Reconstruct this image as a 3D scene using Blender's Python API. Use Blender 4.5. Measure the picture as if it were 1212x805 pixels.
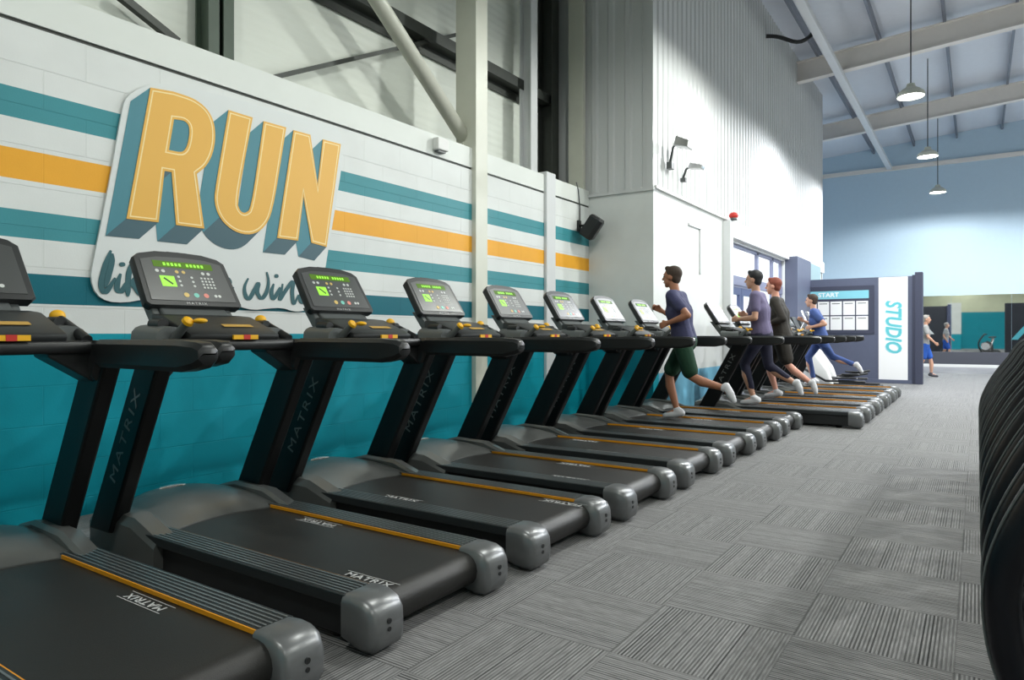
import bpy, bmesh, math, random
from mathutils import Vector, Matrix, Euler
random.seed(7)
D = bpy.data
SC = bpy.context.scene
COL = SC.collection
for o in list(D.objects): D.objects.remove(o)
PI = math.pi

# ------------------------------------------------------------------ camera
YAW = math.radians(34.06); F = 815.0; HZ = 395.5; CH = 1.2
SY, CY = math.sin(YAW), math.cos(YAW)
cd = D.cameras.new('camera'); cam = D.objects.new('camera', cd); COL.objects.link(cam)
cam.location = (0, 0, CH); cam.rotation_euler = (PI/2, 0, YAW)
cd.sensor_width = 36; cd.lens = F/1212*36; cd.shift_y = -7/1212
cd.clip_start = .05; cd.clip_end = 200
SC.camera = cam
# ------------------------------------------------------------------ world
w = D.worlds.new('world'); SC.world = w; w.use_nodes = True
bg = w.node_tree.nodes['Background']; bg.inputs[0].default_value = (.9, .95, 1, 1); bg.inputs[1].default_value = 4.0
SC.view_settings.view_transform = 'Standard'; SC.view_settings.look = 'None'
SC.view_settings.gamma = 1; SC.view_settings.use_curve_mapping = False
SC.view_settings.exposure = 0.1
LAMP_POWER = 290          # high bay lamps
LAMP_Y = [(-1.1, -6.6, .6), (-1.1, -1.0, .6), (-1.1, 4.6, .5), (-1.1, 10.2, 1.75), (-1.1, 15.8, 2.7), (-1.1, 21.4, 3.0), (-1.1, 27.0, 1.3),
          (4.6, -1.0, .5), (4.6, 4.6, .7), (4.6, 10.2, 2.4), (4.6, 15.8, 5.0), (4.6, 21.4, 4.5), (4.6, 27.0, 1.3)]

# ------------------------------------------------------------------ materials
def mat(name, col, rough=.5, metal=0, noise=0, nscale=8, bump=0, bscale=60, emit=None, es=1, coat=0, spec=None):
    m = D.materials.new(name); m.use_nodes = True
    nt = m.node_tree; b = nt.nodes['Principled BSDF']
    b.inputs['Roughness'].default_value = rough; b.inputs['Metallic'].default_value = metal
    b.inputs['Base Color'].default_value = (*col, 1)
    if coat: b.inputs['Coat Weight'].default_value = coat
    if spec is not None: b.inputs['Specular IOR Level'].default_value = spec
    tc = nt.nodes.new('ShaderNodeTexCoord')
    if noise:
        n = nt.nodes.new('ShaderNodeTexNoise'); n.inputs['Scale'].default_value = nscale; n.inputs['Detail'].default_value = 5
        nt.links.new(tc.outputs['Object'], n.inputs['Vector'])
        mx = nt.nodes.new('ShaderNodeMix'); mx.data_type = 'RGBA'
        mx.inputs[6].default_value = (*[c*(1-noise) for c in col], 1); mx.inputs[7].default_value = (*[min(1, c*(1+noise)) for c in col], 1)
        nt.links.new(n.outputs['Fac'], mx.inputs[0]); nt.links.new(mx.outputs[2], b.inputs['Base Color'])
    if bump:
        n2 = nt.nodes.new('ShaderNodeTexNoise'); n2.inputs['Scale'].default_value = bscale; n2.inputs['Detail'].default_value = 3
        nt.links.new(tc.outputs['Object'], n2.inputs['Vector'])
        bp = nt.nodes.new('ShaderNodeBump'); bp.inputs['Strength'].default_value = bump; bp.inputs['Distance'].default_value = .01
        nt.links.new(n2.outputs['Fac'], bp.inputs['Height']); nt.links.new(bp.outputs['Normal'], b.inputs['Normal'])
    if emit:
        b.inputs['Emission Color'].default_value = (*emit, 1); b.inputs['Emission Strength'].default_value = es
    return m
def srgb(r, g, b):
    f = lambda c: (c/255/12.92) if c/255 <= .04045 else ((c/255+.055)/1.055)**2.4
    return (f(r), f(g), f(b))
M = {}
M['black'] = mat('black_plastic', (.012, .013, .014), .38, noise=.2, nscale=20)
M['gloss_black'] = mat('gloss_black', (.004, .004, .007), .32, spec=.3)
M['upright'] = mat('black_upright', (.005, .0055, .006), .42, noise=.2, nscale=6, spec=.3)
M['belt'] = mat('belt_rubber', (.017, .016, .015), .45, noise=.22, nscale=3.0, bump=.15, bscale=300)
M['hood'] = mat('hood_grey', (.12, .125, .122), .28, noise=.12, nscale=4, metal=.25)
M['cap'] = mat('end_cap_silver', (.2, .205, .21), .34, metal=.55, noise=.08, nscale=30)
M['rail'] = mat('side_rail', (.03, .034, .036), .4, metal=.3)
M['groove'] = mat('side_rail_rib', (.24, .255, .26), .35, metal=.6)
M['orange'] = mat('accent_orange', srgb(226, 150, 22), .45)
M['logo'] = mat('logo_print', (.55, .55, .55), .5)
M['dimlogo'] = mat('dim_lettering', (.16, .17, .17), .45)
M['silver'] = mat('silver', (.6, .6, .6), .25, metal=.8)
M['screen'] = mat('console_face', (.05, .054, .054), .36, coat=.6)
M['screen'].node_tree.nodes['Principled BSDF'].inputs['Coat Roughness'].default_value = .28
M['console'] = mat('console_shell', (.02, .022, .023), .4, noise=.1)
M['grey_pl'] = mat('grey_plastic', (.1, .11, .11), .4)
M['led'] = mat('led_green', (.1, .3, .02), .4, emit=(.35, .9, .05), es=.9)
M['leddark'] = mat('led_window', (.03, .07, .01), .2, emit=(.2, .4, .03), es=.35)
M['btn'] = mat('button_white', (.6, .62, .6), .4)
M['btny'] = mat('button_amber', (.7, .5, .15), .4)
M['btnt'] = mat('button_teal', (.2, .6, .5), .4)
M['btnr'] = mat('button_red', (.75, .25, .2), .4)
M['yellow'] = mat('grip_yellow', srgb(240, 180, 20), .45)
M['red'] = mat('stop_red', (.55, .03, .02), .4)
M['white'] = mat('white_paint', srgb(222, 226, 222), .55, noise=.03, nscale=3)
M['trim'] = mat('white_trim', srgb(226, 226, 224), .5)
M['clad'] = mat('cladding_white', srgb(205, 207, 208), .38, noise=.03, nscale=1.2)
M['steel'] = mat('painted_steel_cream', srgb(208, 209, 196), .4, noise=.05, nscale=5)
M['steel_w'] = mat('painted_steel_white', srgb(214, 216, 218), .4, noise=.04, nscale=5)
M['steel_d'] = mat('dark_galvanised_steel', (.045, .05, .045), .45, metal=.4, noise=.25, nscale=12)
M['roof'] = mat('roof_sheet', srgb(216, 220, 228), .5, noise=.04)
M['purlin'] = mat('roof_purlin', srgb(120, 125, 136), .5, metal=.2, noise=.1)
M['rafter'] = mat('roof_rafter', srgb(232, 226, 220), .5, noise=.04)
M['bluewall'] = mat('pale_blue_wall', srgb(192, 214, 230), .6, noise=.03)
M['slate'] = mat('slate_blue_panel', srgb(84, 90, 112), .5, noise=.05)
M['slate_d'] = mat('slate_dark', srgb(56, 60, 80), .5)
M['poster'] = mat('poster_white', srgb(238, 238, 238), .5)
M['teal'] = mat('teal_paint', srgb(0, 140, 165), .5)
M['tealtext'] = mat('teal_letter', srgb(92, 190, 200), .5)
M['tealtext2'] = mat('pale_teal_letter', srgb(165, 215, 222), .5)
M['hdr'] = mat('pale_teal_header', srgb(130, 200, 215), .5)
M['blackpanel'] = mat('black_panel', (.012, .013, .018), .5)
M['glass'] = mat('glass', (.9, .95, 1), .05)
M['frameg'] = mat('window_frame_grey', srgb(120, 124, 150), .45)
M['lampbody'] = mat('lamp_body', (.55, .57, .5), .4)
M['glow'] = mat('lamp_glow', (1, 1, 1), .5, emit=(1, .97, .9), es=14)
M['concrete'] = mat('skirting_grey', srgb(190, 190, 196), .6)
M['skin'] = mat('skin', srgb(198, 150, 125), .5, noise=.05)
M['skin2'] = mat('skin_tan', srgb(170, 115, 88), .5, noise=.05)
M['skin3'] = mat('skin_pale', srgb(222, 160, 140), .5, noise=.05)
M['hair_b'] = mat('hair_brown', (.05, .03, .02), .7, noise=.4, nscale=60)
M['hair_k'] = mat('hair_black', (.01, .01, .012), .6, noise=.3, nscale=60)
M['hair_r'] = mat('hair_red', (.22, .05, .03), .7, noise=.3, nscale=60)
M['hair_g'] = mat('hair_grey', (.3, .28, .25), .7, noise=.3, nscale=60)
def cloth(n, c): M[n] = mat(n, c, .85, noise=.15, nscale=14, bump=.3, bscale=40)
cloth('navy_cloth', srgb(64, 66, 100)); cloth('green_cloth', srgb(22, 62, 42)); cloth('purple_cloth', srgb(104, 96, 128))
cloth('darkblue_cloth', srgb(36, 36, 58)); cloth('brown_cloth', srgb(48, 44, 40)); cloth('blue_cloth', srgb(62, 84, 140))
cloth('teal_cloth', srgb(60, 110, 110)); cloth('grey_cloth', srgb(150, 150, 148)); cloth('royal_cloth', srgb(40, 90, 180))
M['shoe'] = mat('shoe_white', (.7, .7, .74), .5); M['shoe_d'] = mat('shoe_dark', (.05, .05, .06), .6)
M['sole'] = mat('shoe_sole', (.8, .8, .8), .6)
M['eye'] = mat('eye', (.02, .015, .01), .2)
M['lip'] = mat('lip', srgb(150, 85, 75), .5)
# glass that lets light through
def glassmat():
    m = M['glass']; nt = m.node_tree; nt.nodes.clear()
    o = nt.nodes.new('ShaderNodeOutputMaterial'); mx = nt.nodes.new('ShaderNodeMixShader')
    t = nt.nodes.new('ShaderNodeBsdfTransparent'); g = nt.nodes.new('ShaderNodeBsdfGlossy'); g.inputs['Roughness'].default_value = .03
    mx.inputs[0].default_value = .08; nt.links.new(t.outputs[0], mx.inputs[1]); nt.links.new(g.outputs[0], mx.inputs[2]); nt.links.new(mx.outputs[0], o.inputs[0])
glassmat()
M['mirror'] = mat('mirror', (.82, .84, .84), .02, metal=1)

class NB:      # tiny node helper
    def __init__(s, name):
        s.m = D.materials.new(name); s.m.use_nodes = True; s.nt = s.m.node_tree; s.b = s.nt.nodes['Principled BSDF']
    def n(s, t, **k):
        x = s.nt.nodes.new(t)
        for a, v in k.items(): setattr(x, a, v)
        return x
    def l(s, a, b): s.nt.links.new(a, b)
    def math(s, op, a, b=None, c=None):
        x = s.n('ShaderNodeMath', operation=op)
        for i, v in enumerate((a, b, c)):
            if v is None: continue
            if isinstance(v, (int, float)): x.inputs[i].default_value = v
            else: s.l(v, x.inputs[i])
        return x.outputs[0]
    def mix(s, f, a, b):
        x = s.n('ShaderNodeMix', data_type='RGBA')
        for i, v in ((0, f), (6, a), (7, b)):
            if isinstance(v, tuple): x.inputs[i].default_value = (*v, 1)
            elif isinstance(v, (int, float)): x.inputs[i].default_value = v
            else: s.l(v, x.inputs[i])
        return x.outputs[2]
def block_wall(name, stripes, axis='y', bump=.8):
    nb = NB(name); tc = nb.n('ShaderNodeTexCoord'); sp = nb.n('ShaderNodeSeparateXYZ'); nb.l(tc.outputs['Object'], sp.inputs[0])
    u = sp.outputs['Y'] if axis == 'y' else sp.outputs['X']; z = sp.outputs['Z']
    cb = nb.n('ShaderNodeCombineXYZ'); nb.l(nb.math('ADD', u, .3), cb.inputs[0]); nb.l(nb.math('ADD', z, 5-.12), cb.inputs[1])
    br = nb.n('ShaderNodeTexBrick'); br.inputs['Scale'].default_value = 1; br.inputs['Brick Width'].default_value = .5; br.inputs['Row Height'].default_value = .25
    br.inputs['Mortar Size'].default_value = .004; br.inputs['Mortar Smooth'].default_value = .3; br.offset = .5
    nb.l(cb.outputs[0], br.inputs['Vector'])
    cr = nb.n('ShaderNodeValToRGB'); cr.color_ramp.interpolation = 'CONSTANT'
    nb.l(nb.math('DIVIDE', z, 4.0), cr.inputs[0])
    els = cr.color_ramp.elements
    els[0].position = 0; els[0].color = (*stripes[0][1], 1); els[1].position = stripes[1][0]/4; els[1].color = (*stripes[1][1], 1)
    for zz, c in stripes[2:]:
        e = els.new(zz/4); e.color = (*c, 1)
    ns = nb.n('ShaderNodeTexNoise'); ns.inputs['Scale'].default_value = 2.2; ns.inputs['Detail'].default_value = 6; nb.l(tc.outputs['Object'], ns.inputs[0])
    dk = nb.mix(.5, cr.outputs[0], cr.outputs[0])
    hs = nb.n('ShaderNodeHueSaturation'); nb.l(cr.outputs[0], hs.inputs['Color'])
    nb.l(nb.math('ADD', nb.math('MULTIPLY', ns.outputs[0], .22), .89), hs.inputs['Value'])
    nb.l(hs.outputs[0], nb.b.inputs['Base Color'])
    nb.b.inputs['Roughness'].default_value = .5; nb.b.inputs['Specular IOR Level'].default_value = .3
    ns2 = nb.n('ShaderNodeTexNoise'); ns2.inputs['Scale'].default_value = 90; nb.l(tc.outputs['Object'], ns2.inputs[0])
    h = nb.math('ADD', nb.math('MULTIPLY', br.outputs['Fac'], -1.0), nb.math('MULTIPLY', ns2.outputs[0], .12))
    bp = nb.n('ShaderNodeBump'); bp.inputs['Strength'].default_value = bump; bp.inputs['Distance'].default_value = .005
    nb.l(h, bp.inputs['Height']); nb.l(bp.outputs[0], nb.b.inputs['Normal'])
    return nb.m
WH = srgb(222, 225, 224); TE = srgb(62, 142, 152); OR = srgb(238, 170, 48); NV = srgb(0, 104, 120); LT = srgb(0, 152, 172)
M['mural'] = block_wall('mural_blockwork', [(0, LT), (1.2, WH), (1.386, NV), (1.565, WH), (1.787, TE), (1.957, WH), (2.142, OR), (2.33, WH), (2.53, TE), (2.715, WH)])
M['dado_y'] = block_wall('dado_blockwork_y', [(0, srgb(120, 185, 215)), (.62, WH)], bump=.06)
M['dado_x'] = block_wall('dado_blockwork_x', [(0, LT), (1.2, WH)], 'x', bump=.06)
M['backwall'] = block_wall('back_blockwork', [(0, LT), (3.0, srgb(225, 228, 200))], 'x')
def carpet():
    nb = NB('carpet_tiles'); tc = nb.n('ShaderNodeTexCoord'); sp = nb.n('ShaderNodeSeparateXYZ'); nb.l(tc.outputs['Object'], sp.inputs[0])
    T = .54
    u = nb.math('DIVIDE', nb.math('ADD', sp.outputs['X'], .07+T*40), T); v = nb.math('DIVIDE', nb.math('ADD', sp.outputs['Y'], -2.9+T*40), T)
    fu = nb.math('FLOOR', u); fv = nb.math('FLOOR', v)
    par = nb.math('MODULO', nb.math('ADD', fu, fv), 2.0)     # 1 -> stripes along x
    # tile (-.61..-.07, 2.9..3.44): fu=39, fv=40 -> odd: stripes along y there
    a = nb.math('MULTIPLY', u, par); b = nb.math('MULTIPLY', v, nb.math('SUBTRACT', 1.0, par))
    s = nb.math('ADD', a, b)       # across-stripe coordinate (tile units)
    t = nb.math('ADD', nb.math('MULTIPLY', v, par), nb.math('MULTIPLY', u, nb.math('SUBTRACT', 1.0, par)))
    tid = nb.math('ADD', nb.math('MULTIPLY', fu, 7.31), nb.math('MULTIPLY', fv, 3.77))
    def wn(x, w):
        n = nb.n('ShaderNodeTexWhiteNoise', noise_dimensions='2D'); c = nb.n('ShaderNodeCombineXYZ'); nb.l(x, c.inputs[0])
        if isinstance(w, (int, float)): c.inputs[1].default_value = w
        else: nb.l(w, c.inputs[1])
        nb.l(c.outputs[0], n.inputs['Vector']); return n.outputs['Value']
    r1 = wn(nb.math('FLOOR', nb.math('MULTIPLY', s, 38)), tid)
    r2 = wn(nb.math('FLOOR', nb.math('MULTIPLY', s, 23)), nb.math('ADD', tid, 5.3))
    # broken dashes along the stripe
    nz = nb.n('ShaderNodeTexNoise'); nz.inputs['Scale'].default_value = 1; nz.inputs['Detail'].default_value = 2
    c = nb.n('ShaderNodeCombineXYZ'); nb.l(nb.math('MULTIPLY', s, 76), c.inputs[0]); nb.l(nb.math('MULTIPLY', t, 7), c.inputs[1]); nb.l(c.outputs[0], nz.inputs[0])
    line = nb.math('LESS_THAN', nb.math('FRACT', nb.math('MULTIPLY', s, 38)), .5)
    dark = nb.math('MULTIPLY', line, nb.math('ADD', .25, nb.math('MULTIPLY', nb.math('ADD', nb.math('MULTIPLY', r1, .6), nb.math('MULTIPLY', r2, .4)), .95)))
    base = nb.math('ADD', nb.math('MULTIPLY', r2, .05), nb.math('ADD', .05, nb.math('MULTIPLY', nz.outputs[0], .36)))
    val = nb.math('MULTIPLY', base, nb.math('SUBTRACT', 1.0, nb.math('MULTIPLY', dark, .9)))
    e1 = nb.math('GREATER_THAN', nb.math('ABSOLUTE', nb.math('SUBTRACT', nb.math('FRACT', u), .5)), .494)
    e2 = nb.math('GREATER_THAN', nb.math('ABSOLUTE', nb.math('SUBTRACT', nb.math('FRACT', v), .5)), .494)
    val = nb.math('MULTIPLY', val, nb.math('SUBTRACT', 1.0, nb.math('MULTIPLY', nb.math('MAXIMUM', e1, e2), .35)))
    fine = nb.n('ShaderNodeTexNoise'); fine.inputs['Scale'].default_value = 260; nb.l(tc.outputs['Object'], fine.inputs[0])
    val = nb.math('MULTIPLY', val, nb.math('ADD', .7, nb.math('MULTIPLY', fine.outputs[0], .6)))
    val = nb.math('MULTIPLY', val, .98)
    cc = nb.n('ShaderNodeCombineXYZ'); nb.l(val, cc.inputs[0]); nb.l(nb.math('MULTIPLY', val, .985), cc.inputs[1]); nb.l(nb.math('MULTIPLY', val, .99), cc.inputs[2])
    nb.l(cc.outputs[0], nb.b.inputs['Base Color']); nb.b.inputs['Roughness'].default_value = .9
    nb.b.inputs['Specular IOR Level'].default_value = .3
    nb.b.inputs['Sheen Weight'].default_value = .3; nb.b.inputs['Sheen Roughness'].default_value = .45
    bp = nb.n('ShaderNodeBump'); bp.inputs['Strength'].default_value = .3; bp.inputs['Distance'].default_value = .004; nb.l(fine.outputs[0], bp.inputs['Height']); nb.l(bp.outputs[0], nb.b.inputs['Normal'])
    return nb.m
M['carpet'] = carpet()
M['lino'] = mat('pale_vinyl_floor', srgb(158, 158, 162), .25, noise=.05, nscale=2)
def ribbed(name, col, axis, scale):
    nb = NB(name); tc = nb.n('ShaderNodeTexCoord'); wv = nb.n('ShaderNodeTexWave', wave_type='BANDS', bands_direction=axis); wv.inputs['Scale'].default_value = scale
    nb.l(tc.outputs['Object'], wv.inputs[0]); bp = nb.n('ShaderNodeBump'); bp.inputs['Strength'].default_value = .35; bp.inputs['Distance'].default_value = .012
    nb.l(wv.outputs['Fac'], bp.inputs['Height']); nb.l(bp.outputs[0], nb.b.inputs['Normal']); nb.b.inputs['Base Color'].default_value = (*col, 1); nb.b.inputs['Roughness'].default_value = .5
    return nb.m
M['liner'] = ribbed('wall_liner_sheet', srgb(224, 228, 220), 'Z', 3.2)

# ------------------------------------------------------------------ mesh helpers
def new():
    return bmesh.new()
def box(bm, x0, x1, y0, y1, z0, z1, bev=0, mi=0, seg=2):
    r = bmesh.ops.create_cube(bm, size=1); vs = r['verts']
    for v in vs: v.co = Vector(((x0+x1)/2+v.co.x*(x1-x0), (y0+y1)/2+v.co.y*(y1-y0), (z0+z1)/2+v.co.z*(z1-z0)))
    fs = set(f for v in vs for f in v.link_faces)
    for f in fs: f.material_index = mi
    if bev:
        es = list(set(e for v in vs for e in v.link_edges))
        rr = bmesh.ops.bevel(bm, geom=es, offset=bev, segments=seg, profile=.5, affect='EDGES')
        for f in rr['faces']: f.material_index = mi
    return vs
def prism(bm, pts, axis, a0, a1, bev=0, mi=0, seg=2):
    """extrude a 2D polygon; axis 'y': pts=(x,z), 'x': pts=(y,z), 'z': pts=(x,y)"""
    def P(p, a):
        return {'y': (p[0], a, p[1]), 'x': (a, p[0], p[1]), 'z': (p[0], p[1], a)}[axis]
    lo = [bm.verts.new(P(p, a0)) for p in pts]; hi = [bm.verts.new(P(p, a1)) for p in pts]
    n = len(pts); fs = []
    fs.append(bm.faces.new(lo)); fs.append(bm.faces.new(hi[::-1]))
    for i in range(n): fs.append(bm.faces.new((lo[i], hi[i], hi[(i+1) % n], lo[(i+1) % n])))
    bmesh.ops.recalc_face_normals(bm, faces=fs)
    for f in fs: f.material_index = mi
    if bev:
        es = list(set(e for f in fs for e in f.edges))
        rr = bmesh.ops.bevel(bm, geom=es, offset=bev, segments=seg, profile=.5, affect='EDGES')
        for f in rr['faces']: f.material_index = mi
    return lo+hi
def frame_at(p, q):
    d = (Vector(q)-Vector(p)); L = d.length; d.normalize()
    up = Vector((0, 0, 1)) if abs(d.z) < .95 else Vector((1, 0, 0))
    s = d.cross(up).normalized(); u = s.cross(d)
    return d, s, u, L
def tube(bm, pts, r, n=10, mi=0, caps=True):
    pts = [Vector(p) for p in pts]; rs = r if isinstance(r, (list, tuple)) else [r]*len(pts)
    rings = []; prev = None
    for i, p in enumerate(pts):
        a = pts[max(0, i-1)]; b = pts[min(len(pts)-1, i+1)]; d = (b-a).normalized()
        if prev is None:
            up = Vector((0, 0, 1)) if abs(d.z) < .9 else Vector((1, 0, 0)); s = d.cross(up).normalized()
        else: s = (prev - d*prev.dot(d)).normalized()
        prev = s; u = d.cross(s)
        rings.append([bm.verts.new(p+(s*math.cos(2*PI*k/n)+u*math.sin(2*PI*k/n))*rs[i]) for k in range(n)])
    for i in range(len(rings)-1):
        for k in range(n):
            f = bm.faces.new((rings[i][k], rings[i][(k+1) % n], rings[i+1][(k+1) % n], rings[i+1][k])); f.material_index = mi; f.smooth = True
    if caps:
        f = bm.faces.new(rings[0][::-1]); f.material_index = mi; f = bm.faces.new(rings[-1]); f.material_index = mi
def ball(bm, c, r, sc=(1, 1, 1), n=16, mi=0, rot=None):
    rr = bmesh.ops.create_uvsphere(bm, u_segments=n, v_segments=max(6, n//2+2), radius=r)
    mt = (rot.to_matrix() if rot else Matrix.Identity(3))
    for v in rr['verts']: v.co = Vector(c)+mt @ Vector((v.co.x*sc[0], v.co.y*sc[1], v.co.z*sc[2]))
    for f in set(f for v in rr['verts'] for f in v.link_faces): f.material_index = mi; f.smooth = True
def disc(bm, c, r, h, n=24, mi=0, axis='z', r2=None):
    d = {'z': Vector((0, 0, 1)), 'y': Vector((0, 1, 0)), 'x': Vector((1, 0, 0))}[axis]
    c = Vector(c); tube(bm, [c, c+d*h], [r, r if r2 is None else r2], n, mi)
def lathe(bm, c, prof, n=28, mi=0):
    c = Vector(c); rings = [[bm.verts.new(c+Vector((r*math.cos(2*PI*k/n), r*math.sin(2*PI*k/n), z))) for k in range(n)] for r, z in prof]
    for i in range(len(rings)-1):
        for k in range(n):
            f = bm.faces.new((rings[i][k], rings[i][(k+1) % n], rings[i+1][(k+1) % n], rings[i+1][k])); f.smooth = True; f.material_index = mi
    for rg in (rings[0], rings[-1]):
        if (rg[0].co-rg[n//2].co).length > 1e-4: bm.faces.new(rg)
def loft(bm, secs, closed=True, caps=True, smooth=True, mi=0):
    rg = [[bm.verts.new(p) for p in s] for s in secs]; n = len(rg[0])
    for i in range(len(rg)-1):
        for k in range(n if closed else n-1):
            f = bm.faces.new((rg[i][k], rg[i][(k+1) % n], rg[i+1][(k+1) % n], rg[i+1][k])); f.smooth = smooth; f.material_index = mi
    if caps and closed:
        bm.faces.new(rg[0][::-1]); bm.faces.new(rg[-1])
    bmesh.ops.recalc_face_normals(bm, faces=bm.faces[:])
def obj(name, bm, mats, parent=None, smooth=False, angle=35):
    me = D.meshes.new(name)
    bmesh.ops.recalc_face_normals(bm, faces=bm.faces[:])
    bm.to_mesh(me); bm.free()
    if not isinstance(mats, (list, tuple)): mats = [mats]
    for m in mats: me.materials.append(M[m] if isinstance(m, str) else m)
    if smooth:
        for p in me.polygons: p.use_smooth = True
        try: me.set_sharp_from_angle(angle=math.radians(angle))
        except Exception: pass
    o = D.objects.new(name, me); COL.objects.link(o)
    if parent: o.parent = parent
    return o
def tag(o, label, cat, group=None):
    o['label'] = label; o['category'] = cat
    if group: o['group'] = group
    return o
def thing(name, label, cat, loc=(0, 0, 0), rz=0, group=None):
    o = D.objects.new(name, None); o.empty_display_size = .1; COL.objects.link(o); o.location = loc; o.rotation_euler = (0, 0, rz)
    return tag(o, label, cat, group)
def struct(name, bm, mats, parent=None, **k):
    o = obj(name, bm, mats, parent, **k)
    if not parent: o['kind'] = 'structure'
    return o
def dup(root):
    r = root.copy(); COL.objects.link(r)
    for ch in list(root.children):
        c = ch.copy(); COL.objects.link(c); c.parent = r
        for g in list(ch.children):
            d = g.copy(); COL.objects.link(d); d.parent = c
    return r
def text_mesh(s, size, extrude=.001, mtx=None, sx=1, shear=0, offset=0, spacing=1):
    cu = D.curves.new('t', 'FONT'); cu.body = s; cu.size = size; cu.extrude = extrude; cu.align_x = 'CENTER'; cu.align_y = 'CENTER'
    cu.shear = shear; cu.offset = offset; cu.space_character = spacing; cu.resolution_u = 3
    o = D.objects.new('t', cu); COL.objects.link(o)
    dg = bpy.context.evaluated_depsgraph_get(); me = D.meshes.new_from_object(o.evaluated_get(dg))
    D.objects.remove(o); D.curves.remove(cu)
    m = (mtx if mtx else Matrix.Identity(4)) @ Matrix.Diagonal((sx, 1, 1, 1))
    me.transform(m)
    return me
def mesh_obj(name, me, mats, parent=None):
    me.materials.clear()
    if not isinstance(mats, (list, tuple)): mats = [mats]
    for m in mats: me.materials.append(M[m])
    o = D.objects.new(name, me); COL.objects.link(o)
    if parent: o.parent = parent
    return o
def basis(origin, xa, ya):
    xa = Vector(xa).normalized(); ya = Vector(ya).normalized(); za = xa.cross(ya)
    m = Matrix.Identity(4)
    for i in range(3): m[i][0] = xa[i]; m[i][1] = ya[i]; m[i][2] = za[i]; m[i][3] = origin[i]
    return m
def on_x(px, py, X):      # photo measurement -> (y, z) on the real plane x = X
    t = (px-606)/F; k = (CY+SY*t)/(SY-CY*t); y = k*(-X); dep = -SY*X+CY*y
    return y, CH+(HZ-py)*dep/F
def on_y(px, py, Y):
    t = (px-606)/F; x = -Y*(SY-CY*t)/(CY+SY*t); dep = -SY*x+CY*Y
    return x, CH+(HZ-py)*dep/F

# ================================================================== STRUCTURE
WX = -4.9; SX = -3.86; RY = 9.34; SE = 22.3; FY = 30.0; BY = -8.0; RX = 9.0
def roofz(x): return 8.35+.068*(x+3.86)
bm = new(); box(bm, -6.8, RX, BY, 24.9, -.2, 0); struct('floor', bm, 'carpet')
bm = new(); box(bm, -6.8, RX, 24.9, FY+.3, -.2, 0.001); struct('floor', bm, 'lino')
# left blockwork wall, groove near the top
bm = new(); box(bm, WX-.2, WX, BY, RY, 0, 3.12, mi=0); box(bm, WX-.2, WX-.012, BY, RY, 3.12, 3.145, mi=1); box(bm, WX-.2, WX+.004, BY, RY, 3.145, 3.375, mi=2)
struct('wall_left', bm, ['mural', 'steel_d', 'white'])
# outer liner wall behind it
bm = new(); box(bm, -5.75, -5.62, BY, RY+.2, 0, 9.2); struct('wall_outer', bm, 'liner')
# return wall: block base plus profiled cladding
def clad_profile(bm, along, a0, a1, z0, z1, plane, out, pitch=.25, depth=.028, thick=.03):
    """trapezoid ribs; along 'y' -> wall in plane x=plane, along 'x' -> wall in plane y=plane"""
    n = int(round((a1-a0)/pitch)); p = (a1-a0)/n; pts = []
    for i in range(n):
        s = a0+i*p
        pts += [(s, 0), (s+p*.55, 0), (s+p*.65, depth), (s+p*.9, depth)]
    pts.append((a1, 0)); secs = []
    for z in (z0, z1):
        sec = []
        for a, d in pts:
            sec.append((plane+out*d, a, z) if along == 'y' else (a, plane+out*d, z))
        for a, d in pts[::-1]:
            sec.append((plane-out*thick, a, z) if along == 'y' else (a, plane-out*thick, z))
        secs.append(sec)
    loft(bm, secs, smooth=False)
bm = new(); box(bm, -5.62, SX, RY, RY+.2, 0, 3.3); struct('wall_return', bm, 'dado_x')
bm = new(); clad_profile(bm, 'x', -5.3, SX-.06, 3.3, 9.0, RY+.02, -1, pitch=.27, depth=.03); struct('wall_return_cladding', bm, 'clad')
bm = new(); box(bm, SX-.09, SX+.01, RY-.04, RY+.1, 3.28, 9.0); box(bm, WX-.05, SX+.02, RY-.05, RY+.02, 3.27, 3.31); struct('trim_1', bm, 'clad')
# side wall with the entrance opening
OY0, OY1, OZ = 12.8, 17.45, 2.96
bm = new(); box(bm, SX-.2, SX, RY+.2, OY0, 0, 3.3); box(bm, SX-.2, SX, OY1, SE, 0, 3.3); box(bm, SX-.2, SX, OY0, OY1, OZ, 3.3); struct('wall_side', bm, 'dado_y')
bm = new(); clad_profile(bm, 'y', RY+.02, SE, 3.34, 9.0, SX, 1, pitch=.2, depth=.02); struct('wall_side_cladding', bm, 'clad')
bm = new(); box(bm, SX-.2, SX+.05, RY, SE+.02, 3.3, 3.34); struct('trim_2', bm, 'trim')
# soffit box over the entrance
bm = new(); box(bm, SX, SX+.1, OY0-.1, SE-.2, 3.0, 3.29, .01); struct('trim_3', bm, 'trim')
# closure beyond the side wall
bm = new(); box(bm, -6.8, SX, SE-.1, SE+.1, 0, 9.0); struct('wall_side_end', bm, 'clad')
bm = new(); box(bm, -6.9, -6.7, SE, FY, 0, 9.0); struct('wall_far_left', bm, 'bluewall')
bm = new(); box(bm, -6.8, RX, FY, FY+.2, 0, 9.4); struct('wall_far', bm, 'bluewall')
bm = new(); box(bm, RX, RX+.2, BY, FY, 0, 9.6); struct('wall_right', bm, 'white')
bm = new(); box(bm, -5.8, RX, BY-.2, BY, 0, 9.6); struct('wall_back', bm, 'backwall')
# lobby outside the entrance: pale pavement
bm = new(); box(bm, -30, SX-.2, RY+.25, SE-.15, -.2, -.02); struct('floor_outside', bm, 'concrete')
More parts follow.
